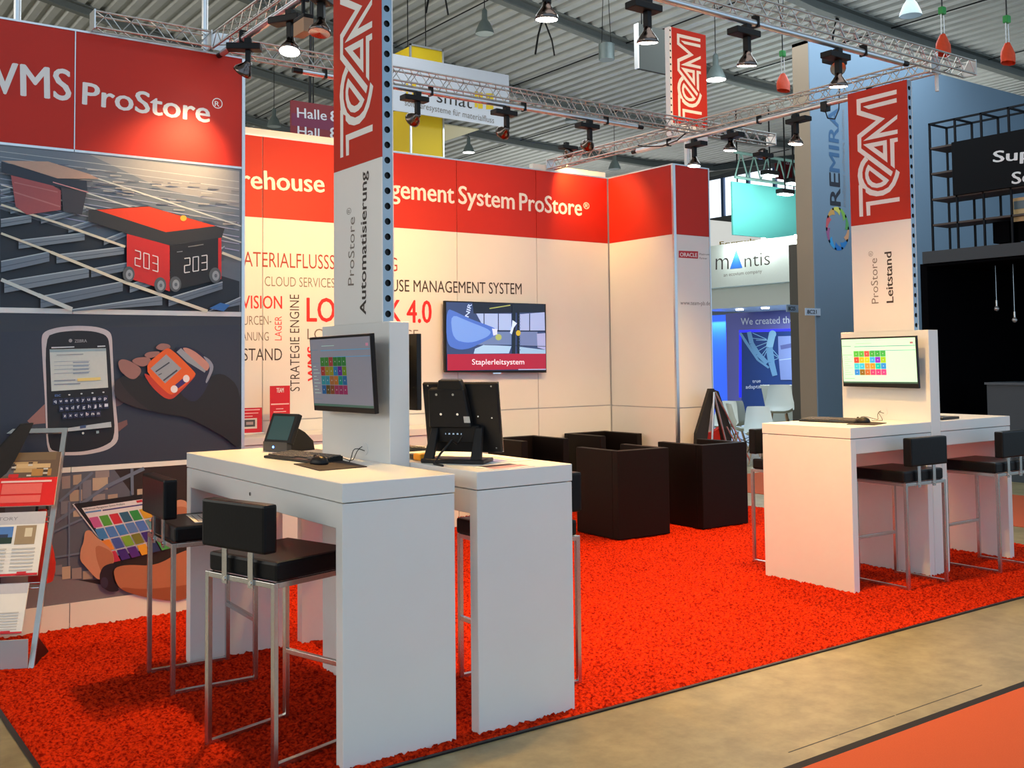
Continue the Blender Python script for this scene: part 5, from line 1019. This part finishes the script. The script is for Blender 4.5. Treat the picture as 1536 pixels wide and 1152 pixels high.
# bright white booth strip with pale lettering farther back
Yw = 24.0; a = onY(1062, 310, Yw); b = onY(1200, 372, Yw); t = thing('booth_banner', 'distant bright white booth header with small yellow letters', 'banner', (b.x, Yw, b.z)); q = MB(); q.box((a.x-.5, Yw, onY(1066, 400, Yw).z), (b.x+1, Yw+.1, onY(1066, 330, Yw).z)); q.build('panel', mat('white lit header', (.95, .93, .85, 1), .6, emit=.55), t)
T = lambda x, y: onY(x, y, Yw-.01); q = Letters(); text(q, 'Formula', T(1080, 370), T(1135, 364), T(1080, 362), flat(214, 180, 60), .01); q.build('lettering', None, t)
q = MB(); q.box((a.x-.5, Yw+.11, 0), (b.x+1, Yw+.2, onY(1066, 400, Yw).z+.3)); q.build('lower_wall', flat(190, 195, 195), t)

# eames-like white shell chairs
shell = mat('white shell', (.74, .82, .80, 1), .35)
wood = mat('beech legs', rgb(176, 146, 112), .5)
def make_shell_chair(sh):
    t = thing('shell_chair', '', 'chair'); q = MB(); nu, nv = 10, 12; vs = []
    prof = [(.21, .0), (.19, -.012), (.08, -.035), (-.08, -.04), (-.16, -.01), (-.20, .07), (-.225, .18), (-.25, .29), (-.27, .37), (-.28, .40)]
    for k, (x, z) in enumerate(prof):
        f_ = k/(len(prof)-1); wd_ = .225*(1-.30*max(0, (f_-.55))/.45); 
        for i in range(nv+1): s_ = i/nv*2-1; lift = .05*s_**4 if k < 6 else 0; fwd = .06*s_**2 if k >= 5 else 0; vs.append((x+fwd, s_*wd_, z+lift+sh))
    for p in list(vs): vs.append((p[0]-.004, p[1], p[2]-.007))
    m = nv+1; N = len(prof)*m; fs = [(k*m+i, k*m+i+1, (k+1)*m+i+1, (k+1)*m+i) for k in range(len(prof)-1) for i in range(nv)]; fs += [tuple(N+j for j in f[::-1]) for f in fs]
    q.add(vs, fs, True); q.build('seat_shell', shell, t, True)
    for sx in (-1, 1):
        for sy in (-1, 1): MB().tube((sx*.11, sy*.11, sh-.05), (sx*.21, sy*.22, .0), .014, 8, .009).build('leg', wood, t, True)
    for s_ in (-1, 1): q = MB(); q.tube((-.13, s_*.14, sh-.14), (.17, s_*.18, sh*.35), .005, 5); q.tube((.13, s_*.14, sh-.14), (-.17, s_*.18, sh*.35), .005, 5); q.build('wire_brace', blackm, t, True)
    return t
c0_ = make_shell_chair(.44)
SC = [((1120, 652), 230, 'white shell chair nearest the right desk, its back to the viewer'), ((1105, 640), 320, 'white shell chair seen from the side, left of the nearest one'), ((1078, 640), 200, 'white shell chair at the left by the blue wall, turned to the right'), ((1092, 640), 40, 'white shell chair by the blue wall with only its raised back showing')]
POS = [(16.2, 14.1), (16.9, 14.9), (17.6, 16.3), (18.3, 16.2)]
for i, ((px, py), a, lb) in enumerate(SC):
    ZC = (16.0, 17.3, 18.0, 18.6)[i]; dist = ZC; r_ = ray((1140, 1115, 1083, 1100)[i], 600); k = dist/math.hypot(r_.x, r_.y); M = Matrix.Translation((r_.x*k, r_.y*k, .021)) @ Matrix.Rotation(R(a), 4, 'Z')
    if i == 0: o = c0_; o.matrix_basis = M; WM[o.name] = M
    else: o = copy_tree(c0_, None, M)
    tag(o, lb, 'chair', 'white shell chairs in the neighbouring booth')
o = make_shell_chair(.74); r_ = ray(1168, 600); k = 17/math.hypot(r_.x, r_.y); o.matrix_basis = Matrix.Translation((r_.x*k, r_.y*k, .021)) @ Matrix.Rotation(R(215), 4, 'Z'); tag(o, 'tall white shell bar chair in front of the white counter', 'bar chair')
r_ = ray(1168, 600); k = 19.4/math.hypot(r_.x, r_.y); p_ = Vector((r_.x*k, r_.y*k, .021)); t = thing('booth_counter', 'white angled counter behind the tall shell bar chair', 'counter', p_)
s_ = Vector((.58, -.81, 0)); q = MB(); q.prism([p_+s_*a+Vector((0, 0, z)) for a, z in ((-.12, 0), (.5, 0), (.5, 1.02), (-.30, 1.02))], Vector((.4, .3, 0))); q.build('body', mat('counter white', (.70, .80, .76, 1), .4), t); q = MB(); q.prism([p_+s_*a+Vector((0, 0, z)) for a, z in ((-.33, 1.021), (.52, 1.021), (.52, 1.07), (-.33, 1.07))], Vector((.45, .33, 0))); q.build('top', shell, t)

# ---- black booth with shelf lattice at the right
XS = 12.5; t = thing('black_booth', 'black neighbouring booth with metal lattice shelves and dark sign board', 'booth', (13.5, 6.5, 0)); TS_ = lambda x, y, X=XS: onX(x, y, X)
bk2 = mat('black booth paint', (.002, .002, .003, 1), .8, noise=.2, spec=.03); grid = mat('lattice metal', (.006, .008, .012, 1), .6, spec=.15)
yL = TS_(1394, 185).y; yR = 4.6; zt2 = TS_(1395, 185).z; zb2 = TS_(1378, 390).z+.1
q = MB(); q.box((XS-.02, yR, zb2-.16), (XS+.8, yL+.15, zb2)); q.build('lintel', mat('dark lintel', (.03, .036, .045, 1), .6), t)
q = MB(); q.box((XS+2.6, yR, 0), (XS+2.7, yL+.2, zb2-.16)); q.build('rear_wall', bk2, t); q = MB(); q.box((XS, yL+.1, 0), (XS+2.6, yL+.2, zb2-.16)); q.build('side_wall', bk2, t); q = MB(); q.box((XS, yR, zb2-.2), (XS+2.6, yL+.1, zb2-.17)); q.build('room_ceiling', bk2, t)
q = MB(); q.box((XS, yR-3, 0), (XS+2.6, yR-.0, .01)); 
hs = (zt2-zb2)/5; 
step = TS_(1394, 260).y-TS_(1432, 260).y; ys = [yL-i*step for i in range(9)]
for xx in (XS, XS+.40):
    for y_ in ys: q = MB(); q.box((xx-.012, y_-.012, zb2), (xx+.012, y_+.012, zt2)); q.build('lattice_post', grid, t)
    for y_ in ():
        pass
    q = MB(); q.box((xx-.012, ys[-1], zt2-.024), (xx+.012, yL+.012, zt2)); q.build('lattice_rail', grid, t)
for y_ in ys: q = MB(); q.box((XS+.012, y_-.012, zt2-.024), (XS+.388, y_+.012, zt2)); q.build('lattice_rail', grid, t)
for k in range(1, 5):
    z = zb2+hs*k
    q = MB(); q.box((XS-.012, (ys[1] if k > 2 else ys[-1]), z-.012), (XS+.41, yL+.01, z+.012)); q.build('shelf', mat('shelf brown', (.06, .045, .04, 1), .7), t)
y1_, y2_ = TS_(1432, 250).y, 4.6
q = MB(); q.box((XS-.06, y2_, zb2+hs*2.02), (XS-.02, y1_, zb2+hs*4.05)); q.build('sign_board', mat('black sign', (.005, .006, .008, 1), .7, spec=.1), t)
for k, (ya_, yb2) in enumerate(((ys[2]-.05, ys[3]+.1), (ys[3]-.02, ys[5]))): q = MB(); q.box((XS+.1, yb2-(.9 if k else 0), zb2+.03), (XS+.38, ya_, zb2+hs*.88)); q.build('box_insert', bk2, t)
T = lambda x, y: onX(x, y, XS-.062); q = Letters(); text(q, 'Support', T(1490, 243.5), T(1548, 238), T(1490, 226), flat(214, 216, 220), .02, vis=(0, 3)); text(q, 'Service', T(1518, 276), T(1548, 273), T(1518, 257.5), flat(214, 216, 220), .02, vis=(0, 2)); q.build('lettering', None, t)
a, b = TS_(1517, 298, XS+.05), TS_(1545, 330, XS+.05); q = MB(); q.use(flat(190, 160, 110)).box((XS+.05, b.y, b.z), (XS+.06, a.y, a.z)); q.use(flat(80, 100, 110)).box((XS+.045, b.y+.02, a.z-.14), (XS+.049, a.y-.03, a.z-.04)); q.use(flat(80, 60, 40)).box((XS+.045, b.y+.02, b.z+.06), (XS+.049, a.y-.04, b.z+.075)); q.build('picture_card', None, t)
for px, py, lb in ((1495, 463, 'small glass pendant lamp hanging in the black booth, left of two'), (1522, 480, 'small glass pendant lamp hanging in the black booth, right of two')):
    p_ = onX(px, py, XS+.7); t = thing('glass_pendant', lb, 'lamp', p_, 0, 'small pendants in the black booth'); M = Matrix.Translation(p_); q = MB(); q.lathe([(.001, -.035), (.025, -.025), (.035, 0), (.025, .025), (.012, .035)], 14, M); q.build('glass_ball', mat('glass ball', (.5, .5, .5, 1), .1, .6), t); q = MB(); q.tube(p_+Vector((0, 0, .035)), p_+Vector((0, 0, .11)), .013, 8); q.build('socket', steel, t); q = MB(); q.tube(p_+Vector((0, 0, .11)), Vector((p_.x, p_.y, zb2-.2)), .005, 5); q.build('cord', steel, t)
a = onX(1480, 577, XS+.3); t = thing('booth_counter', 'dark grey counter inside the black booth at the right edge', 'counter', (XS+.7, a.y-1, 0)); q = MB(); q.box((XS+.3, a.y-2.0, 0), (XS+1.0, a.y, a.z)); q.build('body', mat('slate counter', (.045, .06, .075, 1), .6), t); q = MB(); q.box((XS+.28, a.y-2.0, a.z+.001), (XS+1.02, a.y+.02, a.z+.03)); q.build('top', mat('slate top', (.07, .09, .11, 1), .5), t)
a = onX(1463, 598, XS+.9); q = MB(); q.box((XS+.75, a.y-.35, a.z-.02), (XS+1.15, a.y, a.z+.02)); 
a = onX(1411, 580, XS+1.0); t = thing('side_table', 'black cabinet standing in the dark booth left of the slate counter', 'cabinet', (XS+1.2, a.y, 0)); q = MB(); q.box((XS+1.0, onX(1436, 580, XS+1).y, 0), (XS+1.5, a.y, a.z)); q.build('body', bk2, t); q = MB(); q.box((XS+.98, onX(1436, 580, XS+1).y-.02, a.z+.001), (XS+1.5, a.y+.02, a.z+.03)); q.build('top', mat('slate counter', (.045, .06, .075, 1), .6), t)
